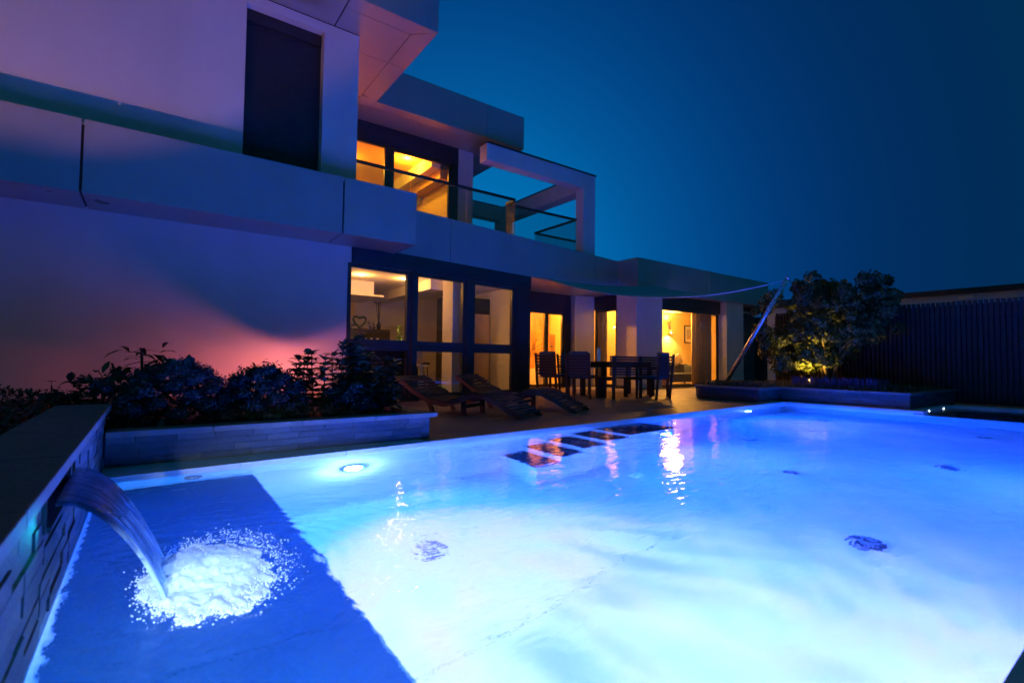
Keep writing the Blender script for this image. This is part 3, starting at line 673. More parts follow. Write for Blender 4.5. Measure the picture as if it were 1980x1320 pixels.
# ================================================================== FENCE & NEIGHBOUR
fn = thing('slat_fence', 'tall dark fence of narrow vertical slats behind the far end of the pool', 'fence', (13.2, 4, 0))
part('fence_backing', MB().box((13.26, -6, 0), (13.29, 6.5, 1.98)), 'joint', fn)
y = -5.9
sl = MB().box((0, 0, 0), (.05, .052, 2.05)); me_ = None
while y < 6.45:
    zt = random.uniform(-.004, .004)
    if me_ is None:
        o = part('slat', sl, 'slat', fn, local=True, bevel=.003); me_ = o.data; o.location = (0, y-4, zt)
    else:
        inst('slat', me_, fn, (random.uniform(-.003, .003), y-4, zt))
    y += .082
for zz in (.25, 1.75): part('fence_rail', MB().box((13.252, -6, zz), (13.259, 6.5, zz+.05)), 'frame', fn)
nb = thing('neighbour_wall', 'pale neighbouring wall with dark roof edge showing above the slat fence', 'wall', (17, 0, 0))
part('wall', MB().box((17, -12, 0), (17.3, 8.6, 2.60)), 'neigh', nb); part('roof_edge', MB().box((16.9, -12, 2.601), (17.5, 8.6, 2.74)), 'frame', nb)
part('roof_vent', MB().box((16.89, 1.0, 2.69), (17.2, 1.16, 2.98)), 'black', nb); part('wall_vent', MB().box((16.87, 3.3, 2.47), (16.9, 3.6, 2.53)), 'white', nb)
cp = thing('carport', 'dark flat carport roof between the house and the slat fence', 'carport', (19, 8, 0))
part('roof_beam', MB().box((17.9, 6.3, 2.62), (18.1, 9.4, 2.98)), 'frame', cp); part('roof_sheet', MB().box((18.101, 6.3, 2.8), (22, 9.4, 2.9)), 'frame', cp)
for q in ((17.95, 6.35), (21.6, 6.35), (17.95, 9.2)): part('post', MB().box((q[0], q[1], 0), (q[0]+.1, q[1]+.1, 2.62)), 'frame', cp)
part('back_wall', MB().box((21.9, 6.3, 0), (22, 12, 2.8)), 'joint', cp)

# ================================================================== FURNITURE
# wavy slatted lounger, local frame: x along (head 0 -> foot 2.0), y across, z up
LP = [(0, .50), (.12, .45), (.35, .31), (.6, .20), (.85, .17), (1.05, .22), (1.25, .31), (1.45, .30), (1.65, .22), (1.85, .11), (2.02, .03)]
def lz(x):
    for (a, b), (c, d) in zip(LP[:-1], LP[1:]):
        if a <= x <= c: t = (x-a)/(c-a); t = t*t*(3-2*t)*.5 + t*.5; return b + (d-b)*t
    return LP[-1][1]
def make_lounger(label, loc, rz):
    t = thing('sun_lounger', label, 'sun lounger', loc, rz, 'wavy wooden sun loungers on the terrace')
    for s in (-1, 1):
        mb = MB(); n = 30; y0 = s*.31
        for i in range(n):
            x0, x1 = i*2.02/n, (i+1)*2.02/n
            k = len(mb.v)
            for (x, zz) in ((x0, lz(x0)), (x1, lz(x1))):
                for yy_ in (y0-.016, y0+.016):
                    mb.v += [(x, yy_, zz-.065), (x, yy_, zz)]
            mb.f += [(k, k+1, k+5, k+4), (k+2, k+6, k+7, k+3), (k+1, k+3, k+7, k+5), (k, k+4, k+6, k+2)]
        part('side_rail', mb, 'wood', t, local=True)
    n = 34
    for i in range(n):
        x = .02 + i*1.98/n; ang = math.atan2(lz(x+.03)-lz(x), .03)
        o = part('slat', MB().box((-.019, -.35, .002), (.019, .35, .018)), 'darkwood', t, local=True)
        o.location = (x+.02, 0, lz(x+.02)); o.rotation_euler = (0, -ang, 0)
    for s in (-1, 1):
        part('leg', MB().box((1.08, s*.26-.02, 0), (1.15, s*.26+.02, .24)), 'darkwood', t, local=True, bevel=.006)
        o = part('leg', MB().box((-.02, -.02, 0), (.03, .02, .30)), 'wood', t, local=True); o.location = (.62, s*.26, 0); o.rotation_euler = (0, R(-28), 0)
    part('cross_bar', MB().box((1.09, -.24, .10), (1.14, .24, .14)), 'darkwood', t, local=True)
    return t
def place(foot, head):
    f_, h_ = Vector(foot), Vector(head); d = (f_-h_).normalized(); o = f_ - d*2.02
    return (o.x, o.y, 0), math.atan2(d.y, d.x)
l_, r_ = place((4.12, 5.18), (3.1, 7.1)); make_lounger('dark wavy slatted sun lounger nearest the planter, lit brown along its rail', l_, r_)
l_, r_ = place((5.25, 5.40), (4.3, 7.1)); make_lounger('dark wavy slatted sun lounger second from the planter, its headrest raised against the window', l_, r_)

# dining table, bench, chairs
tb = thing('dining_table', 'dark wooden garden dining table set for outdoors near the lit doors', 'table', (8.45, 7.65, 0))
for k in range(8): part('tabletop_slat', MB().box((7.62, 7.25+k*.1, .72), (9.32, 7.342+k*.1, .75)), 'darkwood', tb, bevel=.003)
part('apron', MB().box((7.7, 7.3, .63), (9.24, 7.33, .719)).box((7.7, 7.97, .63), (9.24, 8.0, .719)).box((7.7, 7.331, .63), (7.73, 7.969, .719)).box((9.21, 7.331, .63), (9.24, 7.969, .719)), 'darkwood', tb)
for (x, y) in ((7.68, 7.29), (9.17, 7.29), (7.68, 7.91), (9.17, 7.91)): part('leg', MB().box((x, y, 0), (x+.09, y+.09, .63)), 'darkwood', tb, bevel=.004)
be = thing('garden_bench', 'long dark slatted garden bench with its back to the pool at the dining table', 'bench', (8.35, 6.95, 0))
for k in range(8): part('back_slat', MB().box((7.42, 6.86, .47+k*.05), (9.28, 6.885, .512+k*.05)), 'darkwood', be)
for k in range(4): part('seat_slat', MB().box((7.45, 6.90+k*.1, .41), (9.25, 6.985+k*.1, .435)), 'darkwood', be)
for x in (7.46, 8.28, 9.18):
    part('leg', MB().box((x, 6.835, 0), (x+.07, 6.859, .87)), 'darkwood', be); part('leg', MB().box((x, 7.22, 0), (x+.07, 7.28, .41)), 'darkwood', be)
    part('side_frame', MB().box((x+.01, 6.86, .37), (x+.06, 7.219, .409)), 'darkwood', be)
def make_chair(label, loc, rz, cushion=True):
    t = thing('garden_chair', label, 'chair', loc, rz, 'slatted garden chairs around the dining table')
    for s in (-1, 1):
        o = part('leg', MB().box((-.022, -.018, 0), (.022, .018, .92)), 'darkwood', t, local=True); o.location = (s*.24, -.24, 0); o.rotation_euler = (R(6), 0, 0)
        part('leg', MB().box((s*.24-.02, .2, 0), (s*.24+.02, .24, .62)), 'darkwood', t, local=True)
        part('armrest', MB().box((s*.24-.03, -.30, .621), (s*.24+.03, .27, .645)), 'darkwood', t, local=True, bevel=.004)
    for k in range(6): part('seat_slat', MB().box((-.22, -.24+k*.078, .40), (.22, -.172+k*.078, .42)), 'darkwood', t, local=True)
    for k in range(7): part('back_slat', MB().box((-.22, -.295-k*.007, .47+k*.06), (.22, -.275-k*.007, .51+k*.06)), 'darkwood', t, local=True)
    if cushion:
        part('cushion', MB().box((-.2, -.27, .44), (.2, -.22, .95)), 'cushion', t, local=True, bevel=.02)
        part('cushion', MB().box((-.21, -.215, .421), (.21, .22, .47)), 'cushion', t, local=True, bevel=.02)
    return t
make_chair('garden chair with blue cushion, rightmost, before the pale pier', (8.42, 6.62, 0), R(4))
make_chair('garden chair with tall cushion at the left end of the table', (7.22, 7.45, 0), R(-62))
make_chair('garden chair with low cushion, leftmost, in front of the glass door', (7.05, 8.15, 0), R(-75))
make_chair('garden chair on the house side of the dining table', (7.95, 8.45, 0), R(180), True)
bt = thing('water_bottle', 'clear plastic water bottle standing on the dining table', 'bottle', (7.74, 7.5, .75))
part('body', MB().lathe((7.74, 7.5, .75), [(.04, 0), (.043, .02), (.043, .08), (.038, .1), (.043, .12), (.043, .2), (.02, .26), (.014, .28)]), 'bottle', bt, smooth=True)
part('cap', MB().disc((7.74, 7.5, 1.038), .016, 12, h=.016), 'white', bt)

# interior things
lampo = thing('wall_lamp', 'two-headed wall lamp glowing on the yellow living room wall', 'lamp', (14.75, 10.94, 2.0))
part('wall_plate', MB().disc((14.85, 10.935, 1.98), .07, 18, 'y', .025), 'steel', lampo)
part('lamp_arm', MB().tube([(14.85, 10.92, 1.98), (14.76, 10.82, 2.0), (14.70, 10.78, 1.9)], .010, 8).tube([(14.85, 10.92, 1.98), (14.72, 10.84, 2.08)], .010, 8), 'steel', lampo)
part('lamp_shade', MB().lathe((14.70, 10.78, 1.83), [(.085, -.05), (.05, .03), (.02, .06)]), 'steel', lampo); part('lamp_shade', MB().lathe((14.66, 10.82, 2.12), [(.02, -.06), (.05, 0), (.07, .05)]), 'steel', lampo)
part('bulb', MB().sphere((14.70, 10.78, 1.79), .03), mat('bulb_glow', (1, 1, 1), .4, emit=(1, .7, .35), es=40), lampo)
lamp('bulb_down', 'SPOT', (14.70, 10.76, 1.76), (1, .60, .18), 150, lampo, .03, to=(14.72, 10.9, .8), angle=125, blend=.3)
lamp('bulb_up', 'SPOT', (14.66, 10.80, 2.18), (1, .60, .18), 60, lampo, .03, to=(14.6, 10.88, 3.0), angle=150, blend=.6)
lamp('bulb_fill', 'POINT', (13.9, 10.1, 2.3), (1, .42, .06), 330, lampo, .2)
pic = thing('framed_picture', 'framed beach picture of two small walking figures on the yellow wall', 'picture', (16.1, 10.94, 1.85))
part('picture_frame', MB().box((15.68, 10.92, 1.46), (15.72, 10.948, 2.1)).box((16.6, 10.92, 1.46), (16.64, 10.948, 2.1)).box((15.721, 10.92, 1.46), (16.599, 10.948, 1.495)).box((15.721, 10.92, 2.065), (16.599, 10.948, 2.1)), 'frame', pic)
part('mount', MB().box((15.721, 10.935, 1.496), (16.599, 10.947, 2.064)), 'paper', pic)
part('print', MB().box((15.84, 10.930, 1.60), (16.5, 10.934, 1.95)), mat('print_sky', (.45, .42, .40), .8, var=.1, vscale=3), pic)
part('print_sand', MB().box((15.84, 10.926, 1.60), (16.5, 10.929, 1.72)), mat('print_sand', (.5, .33, .18), .8, var=.1, vscale=8), pic)
part('print_figure', MB().box((16.04, 10.922, 1.70), (16.08, 10.925, 1.84)).box((16.1, 10.922, 1.69), (16.14, 10.925, 1.85)), 'frame', pic)
cu = thing('curtain', 'tall beige curtain hanging at the right of the living room window', 'curtain', (14.4, 9.45, 0))
cm = MB(); n = 60
for i in range(n+1):
    s = 14.02 + i*1.0/n; d = 9.48 + .035*math.sin(i*1.35) + .02*math.sin(i*.6)
    cm.v += [(s + .02*math.sin(i), d, .04), (s, d, 1.2), (s, d, 2.48)]
for i in range(n): cm.f += [(i*3, i*3+3, i*3+4, i*3+1), (i*3+1, i*3+4, i*3+5, i*3+2)]
c_ = part('curtain_cloth', cm, 'curtain', cu, smooth=True); c_.modifiers.new('s', 'SOLIDIFY').thickness = .008
cu2 = thing('curtain', 'narrow beige curtain behind the side window next to the white pier', 'curtain', (11.2, 10.4, 0))
cm = MB(); n = 30
for i in range(n+1):
    s = 10.45 + i*.4/n; d = 11.14 + .03*math.sin(i*1.3)
    cm.v += [(d, s, .04), (d, s, 2.45)]
for i in range(n): cm.f.append((i*2, i*2+2, i*2+3, i*2+1))
c_ = part('curtain_cloth', cm, 'curtain', cu2, smooth=True); c_.modifiers.new('s', 'SOLIDIFY').thickness = .008
sf = thing('sofa', 'dark blue sofa with a grey pillow inside the living room', 'sofa', (14, 10, .03))
P('seat', (13.1, 9.7, .12), (15.0, 10.3, .40), 'sofa', par=sf, bevel=.03); P('backrest', (13.1, 10.301, .12), (15.0, 10.5, .70), 'sofa', par=sf, bevel=.04); P('armrest', (14.75, 9.65, .12), (15.1, 10.4, .66), 'sofa', par=sf, bevel=.04)
for (x, y) in ((13.15, 9.75), (14.95, 9.75), (13.15, 10.4), (14.95, 10.4)): P('leg', (x, y, .03), (x+.05, y+.05, .12), 'black', par=sf)
pil = part('pillow', MB().box((-.22, -.07, -.17), (.22, .07, .17)), 'pillow', sf, local=True, bevel=.06); pil.location = (14.45-14, 10.36-10, .83-.03); pil.rotation_euler = (R(-10), R(-24), 0)
bx = thing('toy_box', 'orange dotted toy box standing in front of the sofa', 'box', (12.6, 9.6, .03))
P('box_body', (12.45, 9.45, .031), (12.80, 9.69, .60), 'redbox', par=bx)
for k in range(2):
    for j in range(2): part('box_dot', MB().disc((12.56+k*.12, 9.447, .36+j*.12), .028, 12, 'y', .006), 'black', bx)
lt = thing('lantern', 'small glass lantern on the paving by the living room door', 'lantern', (11.5, 8.55, 0))
part('lantern_base', MB().disc((11.5, 8.55, .012), .08, 16, h=.02), 'steel', lt); part('lantern_glass', MB().lathe((11.5, 8.55, .022), [(.075, 0), (.08, .08), (.07, .17)], 16), 'glass', lt); part('candle', MB().disc((11.5, 8.55, .06), .03, 12, h=.07), 'white', lt)
part('lantern_lid', MB().disc((11.5, 8.55, .20), .078, 16, h=.02, r2=.05), 'steel', lt)
pd = thing('pendant_lamp', 'thin branched pendant lamp with small bulbs behind the side window', 'lamp', (11.4, 10.4, 2.0))
part('rod', MB().tube([(11.4, 10.4, 2.5), (11.4, 10.4, 1.84)], .004, 6), 'black', pd)
part('cross_arm', MB().tube([(11.2, 10.2, 1.82), (11.6, 10.6, 1.82)], .012, 8), 'black', pd)
for k in range(3): part('bulb', MB().sphere((11.28+k*.12, 10.28+k*.12, 1.79), .02), mat('pendant_glow%d' % k, (1, 1, 1), .4, emit=(1, .75, .4), es=12), pd)
# toy car
tc_ = thing('toy_car', 'bright green toy car on the floor behind the glass', 'toy car', (4.98, 9.5, .036))
part('body', MB().prism([(-.17, -.1), (.17, -.1), (.17, .1), (-.17, .1)], .04, .12), 'toy', tc_, local=True, bevel=.03); part('cabin', MB().prism([(-.07, -.08), (.08, -.08), (.05, .08), (-.06, .08)], .121, .17), 'toy', tc_, local=True, bevel=.02)
for x in (-.1, .1):
    for y in (-.1, .1): part('wheel', MB().disc((x, y, .045), .045, 16, 'y', .03), 'black', tc_, local=True)
# high chair
hc = thing('high_chair', 'pale wooden high chair with a cloth over its back behind the glass', 'chair', (4.62, 9.75, .036))
part('seat', MB().disc((4.62, 9.75, .62), .2, 18, h=.04), 'white', hc); part('pedestal', MB().box((4.66, 9.72, .036), (4.74, 9.80, .60)), 'inwall', hc); part('footrest', MB().disc((4.45, 9.75, .3), .14, 16, h=.03), 'white', hc)
part('backrest', MB().box((4.55, 9.86, .64), (4.75, 9.89, 1.0)), 'white', hc, bevel=.01); part('cloth', MB().box((4.6, 9.84, .66), (4.78, 9.858, 1.02)).box((4.6, 9.892, .7), (4.78, 9.91, 1.02)), 'pillow', hc)
# things on the worktop
def on_top(name, label, cat, mb, m, loc, sub=(), grp=None):
    t = thing(name, label, cat, loc, 0, grp)
    part('body', mb, m, t)
    for n_, b_, m_ in sub: part(n_, b_, m_, t)
    return t
on_top('storage_box', 'dark square box standing on the window worktop', 'box', MB().box((3.02, 8.9, .976), (3.18, 9.1, 1.16)), 'black', (3.1, 9, .976), [('lid', MB().box((3.01, 8.89, 1.161), (3.19, 9.11, 1.18)), 'black')])
on_top('candle_block', 'pale lit block at the left edge of the window worktop', 'candle', MB().box((2.82, 8.72, .976), (2.9, 8.8, 1.12)), 'inyellow', (2.86, 8.76, .976), [('tray', MB().box((2.80, 8.70, .9755), (3.0, 8.95, .985)), 'inyellow')])
on_top('laptop_tray', 'low black tray with a bright strip on the window worktop', 'tray', MB().box((3.24, 8.85, .976), (3.62, 9.1, 1.03)), 'black', (3.43, 9, .976), [('strip', MB().box((3.36, 8.84, 1.031), (3.48, 8.9, 1.036)), 'white')])
rk = thing('wine_rack', 'dark shelf of glasses against the back wall of the kitchen', 'shelf', (4.4, 12.0, 0))
P('shelf_body', (3.7, 12.2, .95), (5.0, 12.5, 1.5), 'darkwood', par=rk)
for k in range(6): part('glass_stem', MB().lathe((3.85+k*.16, 12.15, 1.1), [(.03, 0), (.008, .01), (.008, .08), (.035, .12), (.03, .17)], 10), 'white', rk)
wr = thing('heart_wreath', 'heart shaped wreath standing on the kitchen shelf', 'wreath', (4.2, 12.2, 1.7))
hp_ = [(4.2 + .16*(math.sin(t)**3), 12.2, 1.68 + .13*math.cos(t) - .05*math.cos(2*t) - .02*math.cos(3*t)) for t in [k*2*math.pi/28 for k in range(29)]]
part('wreath_ring', MB().tube(hp_, .025, 8, cap=False), 'leaf2', wr)

P('base_cabinet', (2.66, 8.80, .04), (3.97, 9.28, .925), 'darkwood'); P('sideboard', (4.15, 10.6, .04), (5.05, 11.0, .95), 'darkwood')
P('tall_cupboard', (5.55, 10.2, .036), (6.25, 10.7, 2.2), 'darkwood'); P('cupboard_door', (5.57, 10.18, .08), (5.89, 10.199, 2.15), 'panelwood')
pen = thing('pennant', 'yellow triangular paper pennant hanging on the kitchen wall', 'decoration', (4.0, 13.2, 2.0))
part('pennant_sheet', MB().prism([(-.42, 0), (.42, 0), (.42, .02), (-.42, .02)], -.02, .02).quad((-.4, -.01, -.02), (.4, -.01, .4), (.42, -.01, -.1), (.3, -.01, -.14)), 'inyellow', pen, local=True)
for (x, y, h_, lb) in ((2.95, 9.18, .36, 'leftmost'), (3.16, 9.2, .26, 'middle'), (3.36, 9.18, .42, 'rightmost')):
    orc = thing('orchid', lb + ' of the three dim flowering orchids on the window worktop', 'plant', (x, y, .976), 0, 'orchids on the window worktop')
    om = MB(); os_ = MB().tube([(x, y, 1.05), (x+.02, y, 1.05+h_*.6), (x+.07, y, 1.05+h_)], .004, 5)
    for k in range(26): leaf(om, (x+.04+rv(-.06, .06), y+rv(-.04, .04), 1.05+h_*rv(.55, 1.05)), rdir(), .05, .04, .2)
    part('pot', MB().lathe((x, y, .976), [(.035, 0), (.045, .08)], 12), 'white', orc); part('stem', os_, 'leaf2', orc); part('blossoms', om, 'purple', orc)
rd = thing('reed_vase', 'slim vase with tall dark reeds on the kitchen shelf', 'vase', (4.75, 12.35, 1.5))
part('vase', MB().lathe((4.75, 12.35, 1.501), [(.04, 0), (.06, .1), (.03, .2)], 12), 'black', rd)
rs_ = MB()
for k in range(6): rs_.tube([(4.75, 12.35, 1.6), (4.75+rv(-.12, .12), 12.35, 2.15+rv(-.1, .1))], .008, 5)
part('reeds', rs_, 'darkwood', rd)
ch = thing('kitchen_stool', 'dark bar stool behind the lower middle pane', 'stool', (5.0, 10.2, .036))
part('seat', MB().disc((4.95, 10.2, .66), .17, 16, h=.05), 'sofa', ch)
for k in range(4): part('leg', MB().tube([(4.95+.1*math.cos(k*1.57+.8), 10.2+.1*math.sin(k*1.57+.8), .64), (4.95+.19*math.cos(k*1.57+.8), 10.2+.19*math.sin(k*1.57+.8), .036)], .012, 6), 'black', ch)
fe = thing('potted_fern', 'bright yellow-green fern in a terracotta pot on the window worktop', 'plant', (3.86, 8.95, .976))
part('pot', MB().lathe((3.86, 8.95, .976), [(.045, 0), (.06, .10), (.065, .10)], 14), 'terra', fe)
fm = MB()
for k in range(46):
    d = rdir(-.1, 1); leaf(fm, (3.86, 8.95, 1.07 + .0), d, rv(.13, .2), .045, .5)
for k in range(40): leaf(fm, (3.87+rv(-.03, .03), 8.95, 1.1+rv(0, .3)), rdir(-.2, .9), rv(.06, .11), .035, .5)
part('foliage', fm, 'yleaf', fe)
lamp('fern_spot', 'SPOT', (3.75, 8.85, 1.9), (1, .8, .3), 45, fe, .03, to=(3.86, 8.95, 1.1), angle=40)  # unseen spot without a fixture, there to brighten the fern
vs = thing('vase_plant', 'leafy branches in a tall white vase behind the glass door', 'plant', (9.0, 11.6, .03))
part('vase', MB().lathe((9.0, 11.6, .03), [(.12, 0), (.12, .04), (.05, .06), (.07, .3), (.09, .6), (.05, .72), (.06, .76)], 16), 'white', vs, smooth=True)
vm = MB(); st = MB()
for k in range(9):
    d = rdir(.5, 1); p = Vector((9.0, 11.6, .78)); pts = [p]
    for j in range(8):
        p = p + d*.11; d = (d + Vector((rv(-.2, .2), rv(-.2, .2), -.12))).normalized(); pts.append(p)
        for q in range(2): leaf(vm, p, rdir(-.5, .5), .08, .04, .2)
    st.tube(pts, .006, 5)
part('stems', st, 'bark', vs); part('foliage', vm, 'leaf2', vs)
sdt = thing('side_table', 'small white cabinet with a framed photo behind the glass door', 'cabinet', (9.8, 11.9, .03))
P('cabinet_body', (9.5, 11.8, .031), (10.1, 12.2, .5), 'white', par=sdt); P('photo_frame', (9.55, 11.9, .501), (9.75, 11.93, .72), 'paper', par=sdt); P('dark_bowl', (9.8, 11.85, .501), (9.95, 12.0, .58), 'sofa', par=sdt)

# ================================================================== SHRUBS
def mophead_mesh():
    mb = MB()
    for k in range(340):
        d = rdir(-.6, 1); c = d * rv(.03, .098); nrm = (d + rdir()*.5).normalized(); s_ = nrm.cross(Vector((.3, .2, 1))).normalized(); t_ = s_.cross(nrm); r_ = rv(.006, .011)
        i = len(mb.v); mb.v += [tuple(c + s_*r_), tuple(c + t_*r_), tuple(c - s_*r_), tuple(c - t_*r_)]; mb.f.append((i, i+1, i+2, i+3))
    return mb
mh_me = None
def hydrangea(label, c, rad, hgt, nh, leaves=420, mats='leaf2', seed=1, heads_s=1.0):
    global mh_me
    random.seed(seed)
    t = thing('hydrangea_bush', label, 'bush', (c[0], c[1], .205), 0, 'hydrangea bushes in the planter')
    fm = MB()
    for k in range(leaves):
        d = rdir(-.1, 1); q = rv(.55, 1.0)
        p = Vector((c[0] + d.x*rad*q, c[1] + d.y*rad*q*.8, .21 + abs(d.z)*hgt*q))
        leaf(fm, p, (d + rdir()*.8), rv(.08, .13), rv(.05, .075), rv(.1, .5))
    part('foliage', fm, mats, t, kind=None)
    sm_ = MB()
    for k in range(8):
        d = rdir(.3, 1); sm_.tube([(c[0], c[1], .2), (c[0]+d.x*rad*.5, c[1]+d.y*rad*.4, .2+hgt*.5), (c[0]+d.x*rad*.8, c[1]+d.y*rad*.6, .2+hgt*.85*d.z)], .008, 5)
    part('stems', sm_, 'bark', t)
    for k in range(nh):
        g_ = (k+.5)/nh; zc = 1 - g_*1.0; a = k*2.39996
        q = math.sqrt(max(0, 1-zc*zc)); d = Vector((q*math.cos(a), q*math.sin(a), zc))
        loc = Vector((d.x*rad*.95, d.y*rad*.78, d.z*hgt*.95 + .0))
        if mh_me is None: o = part('flower_head', mophead_mesh(), 'floret', t, local=True); mh_me = o.data
        else: o = inst('flower_head', mh_me, t)
        s_ = rv(.8, 1.35)*heads_s; o.location = loc; o.scale = (s_, s_, s_*.85); o.rotation_euler = (rv(-.5, .5), rv(-.5, .5), rv(0, 6))
    return t
hydrangea('biggest round hydrangea bush, beside the left garden wall', (.20, 5.05), .42, .50, 44, seed=3)
hydrangea('domed hydrangea bush in the middle of the planter', (.86, 5.05), .36, .46, 40, seed=5)
hydrangea('low dark hydrangea bush half hidden behind the upright shrubs', (1.62, 4.95), .26, .30, 16, seed=6)
hydrangea('russet leaved hydrangea bush behind the corner of the garden wall', (-.30, 5.25), .34, .42, 10, 300, 'leafred', seed=8)
def upright(label, c, h, n, seed, ls=1.05, m_='leaf2', grp='upright leafy shrubs in the planter'):
    random.seed(seed)
    t = thing('upright_shrub', label, 'shrub', (c[0], c[1], .205), 0, grp)
    fm = MB(); st = MB()
    for k in range(n):
        x, y = c[0] + rv(-.17, .17), c[1] + rv(-.12, .12); hh = h*rv(.75, 1); lean = Vector((rv(-.08, .08), rv(-.08, .08), 1))
        st.tube([(x, y, .2), tuple(Vector((x, y, .2)) + lean*hh)], [.008, .004], 5)
        z_ = .08; a = rv(0, 6)
        while z_ < hh:
            q = z_/hh
            for j in range(5):
                a += 1.26 + rv(-.3, .3); el = .15 + .9*max(0, q-.75)*4*.25
                leaf(fm, Vector((x, y, .2)) + lean*z_, (math.cos(a)+rv(-.2, .2), math.sin(a)+rv(-.2, .2), rv(.1, .75)+el), rv(.11, .19)*ls*(1.1-.35*q), rv(.045, .07)*ls, rv(.2, .6))
            z_ += .05
    part('stems', st, 'bark', t); part('foliage', fm, m_, t)
    return t
upright('upright shrub with pointed leaves right of the domed hydrangea', (1.32, 5.0), .62, 8, 21)
upright('tallest upright shrub, in front of the corner of the white wall', (1.62, 5.1), .80, 8, 22)
upright('upright shrub in front of the lit lower window pane', (1.96, 5.05), .58, 8, 23)
upright('low spreading leafy shrub at the right end of the planter', (1.86, 4.78), .34, 9, 24)
upright('short shrub with glossy leaves next to the sun lounger', (2.0, 5.5), .48, 7, 25)
upright('sparse upright shrub between the two round hydrangeas', (.55, 5.2), .34, 3, 26)
# long-leaved plant above the big hydrangea
random.seed(31)
lp = thing('long_leaved_plant', 'plant with long drooping leaves above the biggest hydrangea', 'plant', (-.02, 5.25, .205))
fm = MB(); st = MB(); st.tube([(-.02, 5.25, .2), (-.05, 5.25, .82)], .012, 6)
for k in range(26): leaf(fm, (-.05+rv(-.12, .2), 5.25+rv(-.1, .1), .78+rv(-.14, .05)), rdir(-.1, .6), rv(.16, .26), rv(.035, .055), .35)
part('stems', st, 'bark', lp); part('foliage', fm, 'leafred', lp)
# hedge left of the wall
hm = MB(); random.seed(40)
for k in range(5200):
    x = -.62 - abs(random.gauss(0, .5)); y = rv(-.6, 7); zt = .40 + .05*math.sin(x*3+y*2) + .12*min(1, (-.62-x))
    leaf(hm, (x, y, rv(.0, 1)**.5*zt), rdir(-.2, 1), rv(.04, .08), rv(.02, .035), .2)
hd = thing('clipped_hedge', 'low dark leafy hedge behind the left garden wall', 'hedge', (-1, 3, 0)); part('foliage', hm, 'leaf2', hd); part('stems', MB().box((-1.5, -.6, 0), (-.75, 7, .28)), 'soil', hd)
br = MB(); bs = MB(); random.seed(41)
bt_ = thing('leafy_branch', 'dark blurred leafy branch hanging in at the left edge', 'branch', (-.62, 1.5, 0))
pts = [(-1.2, 1.25, 0), (-1.15, 1.3, .8), (-1.02, 1.4, 1.35), (-.84, 1.42, 1.6)]
bs.tube(pts, [.02, .012, .007, .004], 6)
for k in range(60):
    q = rv(.5, 1); p = Vector(pts[2]).lerp(Vector(pts[3]), rv(-.2, 1)); leaf(br, p + Vector((rv(-.08, .05), rv(-.05, .05), rv(-.1, .06))), rdir(-.5, .8), rv(.03, .05), .015, .2)
part('stem', bs, 'bark', bt_); part('foliage', br, 'leaf2', bt_)

# tree in the corner planter
random.seed(52)
tr = thing('garden_tree', 'broad low multi-stemmed tree lit warm from below in the corner planter', 'tree', (12.0, 4.75, .24))
tk = MB(); base = Vector((12.0, 4.75, .24))
lobes = []
for k in range(7):
    a = k*.9 + rv(-.2, .2); d = Vector((math.cos(a)*rv(.3, .75), math.sin(a)*rv(.5, 1.05)*(.55 if math.sin(a) < 0 else 1), rv(.75, 1.0)))
    p0 = base + Vector((rv(-.06, .06), rv(-.06, .06), 0)); p1 = p0 + Vector((d.x*.25, d.y*.25, .55)); p2 = p0 + Vector((d.x*.8, d.y*.8, 1.1*d.z)); p3 = p0 + Vector((d.x*1.3, d.y*1.35, 1.55*d.z))
    tk.tube([p0, p1, p2, p3], [.035, .028, .018, .008], 7)
    for q in range(3):
        e = p2 + rdir(0, 1)*.5; tk.tube([p2, p2.lerp(e, .5)+Vector((0, 0, .05)), e], [.014, .01, .005], 5)
part('trunk', tk, 'bark', tr, smooth=True)
def ymax(z_): return 1.55
cl = []
tries = 0
while len(cl) < 190 and tries < 9000:
    tries += 1
    y_ = rv(-1.45, 1.65); z_ = rv(.62, 2.55); x_ = rv(-.95, .95)
    # silhouette: broad, lower on the right, gap at lower right
    top = 2.72 - .32*abs(y_-.05)**1.6 + .16*math.sin(y_*5) - (.12 if -.8 < y_ < -.35 else 0)
    bot = .62 + (.35 if y_ < -.3 else 0) + .28*abs(y_-.4)
    if (x_/.95)**2 + (y_/1.65)**2 < 1 and bot < z_ < top: cl.append(Vector((x_, y_, z_)))
cm = MB()
for c in cl:
    rr = rv(.12, .23)
    for k in range(120):
        d = rdir(); p = base + Vector((0, 0, -.24)) + c + d*rr*rv(.5, 1)
        n_ = (d + rdir()*.7).normalized(); s_ = n_.cross(Vector((.1, .3, 1))).normalized(); t_ = s_.cross(n_); r_ = rv(.028, .05)
        i = len(cm.v); cm.v += [tuple(p - t_*r_), tuple(p + s_*r_*.8), tuple(p + t_*r_), tuple(p - s_*r_*.8)]; cm.f.append((i, i+1, i+2, i+3))
part('crown', cm, 'leaf3', tr)
# tree up-light
ul = thing('garden_spotlight', 'small warm ground spotlight under the tree', 'lamp', (11.35, 4.85, .245))
part('spot_body', MB().tube([(11.35, 4.85, .245), (11.37, 4.85, .33)], [.03, .035], 14), 'black', ul); part('lens', MB().disc((11.372, 4.85, .335), .028, 14, h=.006), mat('spot_lens', (1, 1, 1), .3, emit=(1, .6, .1), es=8), ul)
lamp('spot_beam', 'SPOT', (11.375, 4.85, .35), (1, .58, .05), 210, ul, .02, to=(11.62, 4.95, 1.25), angle=118, blend=.9)
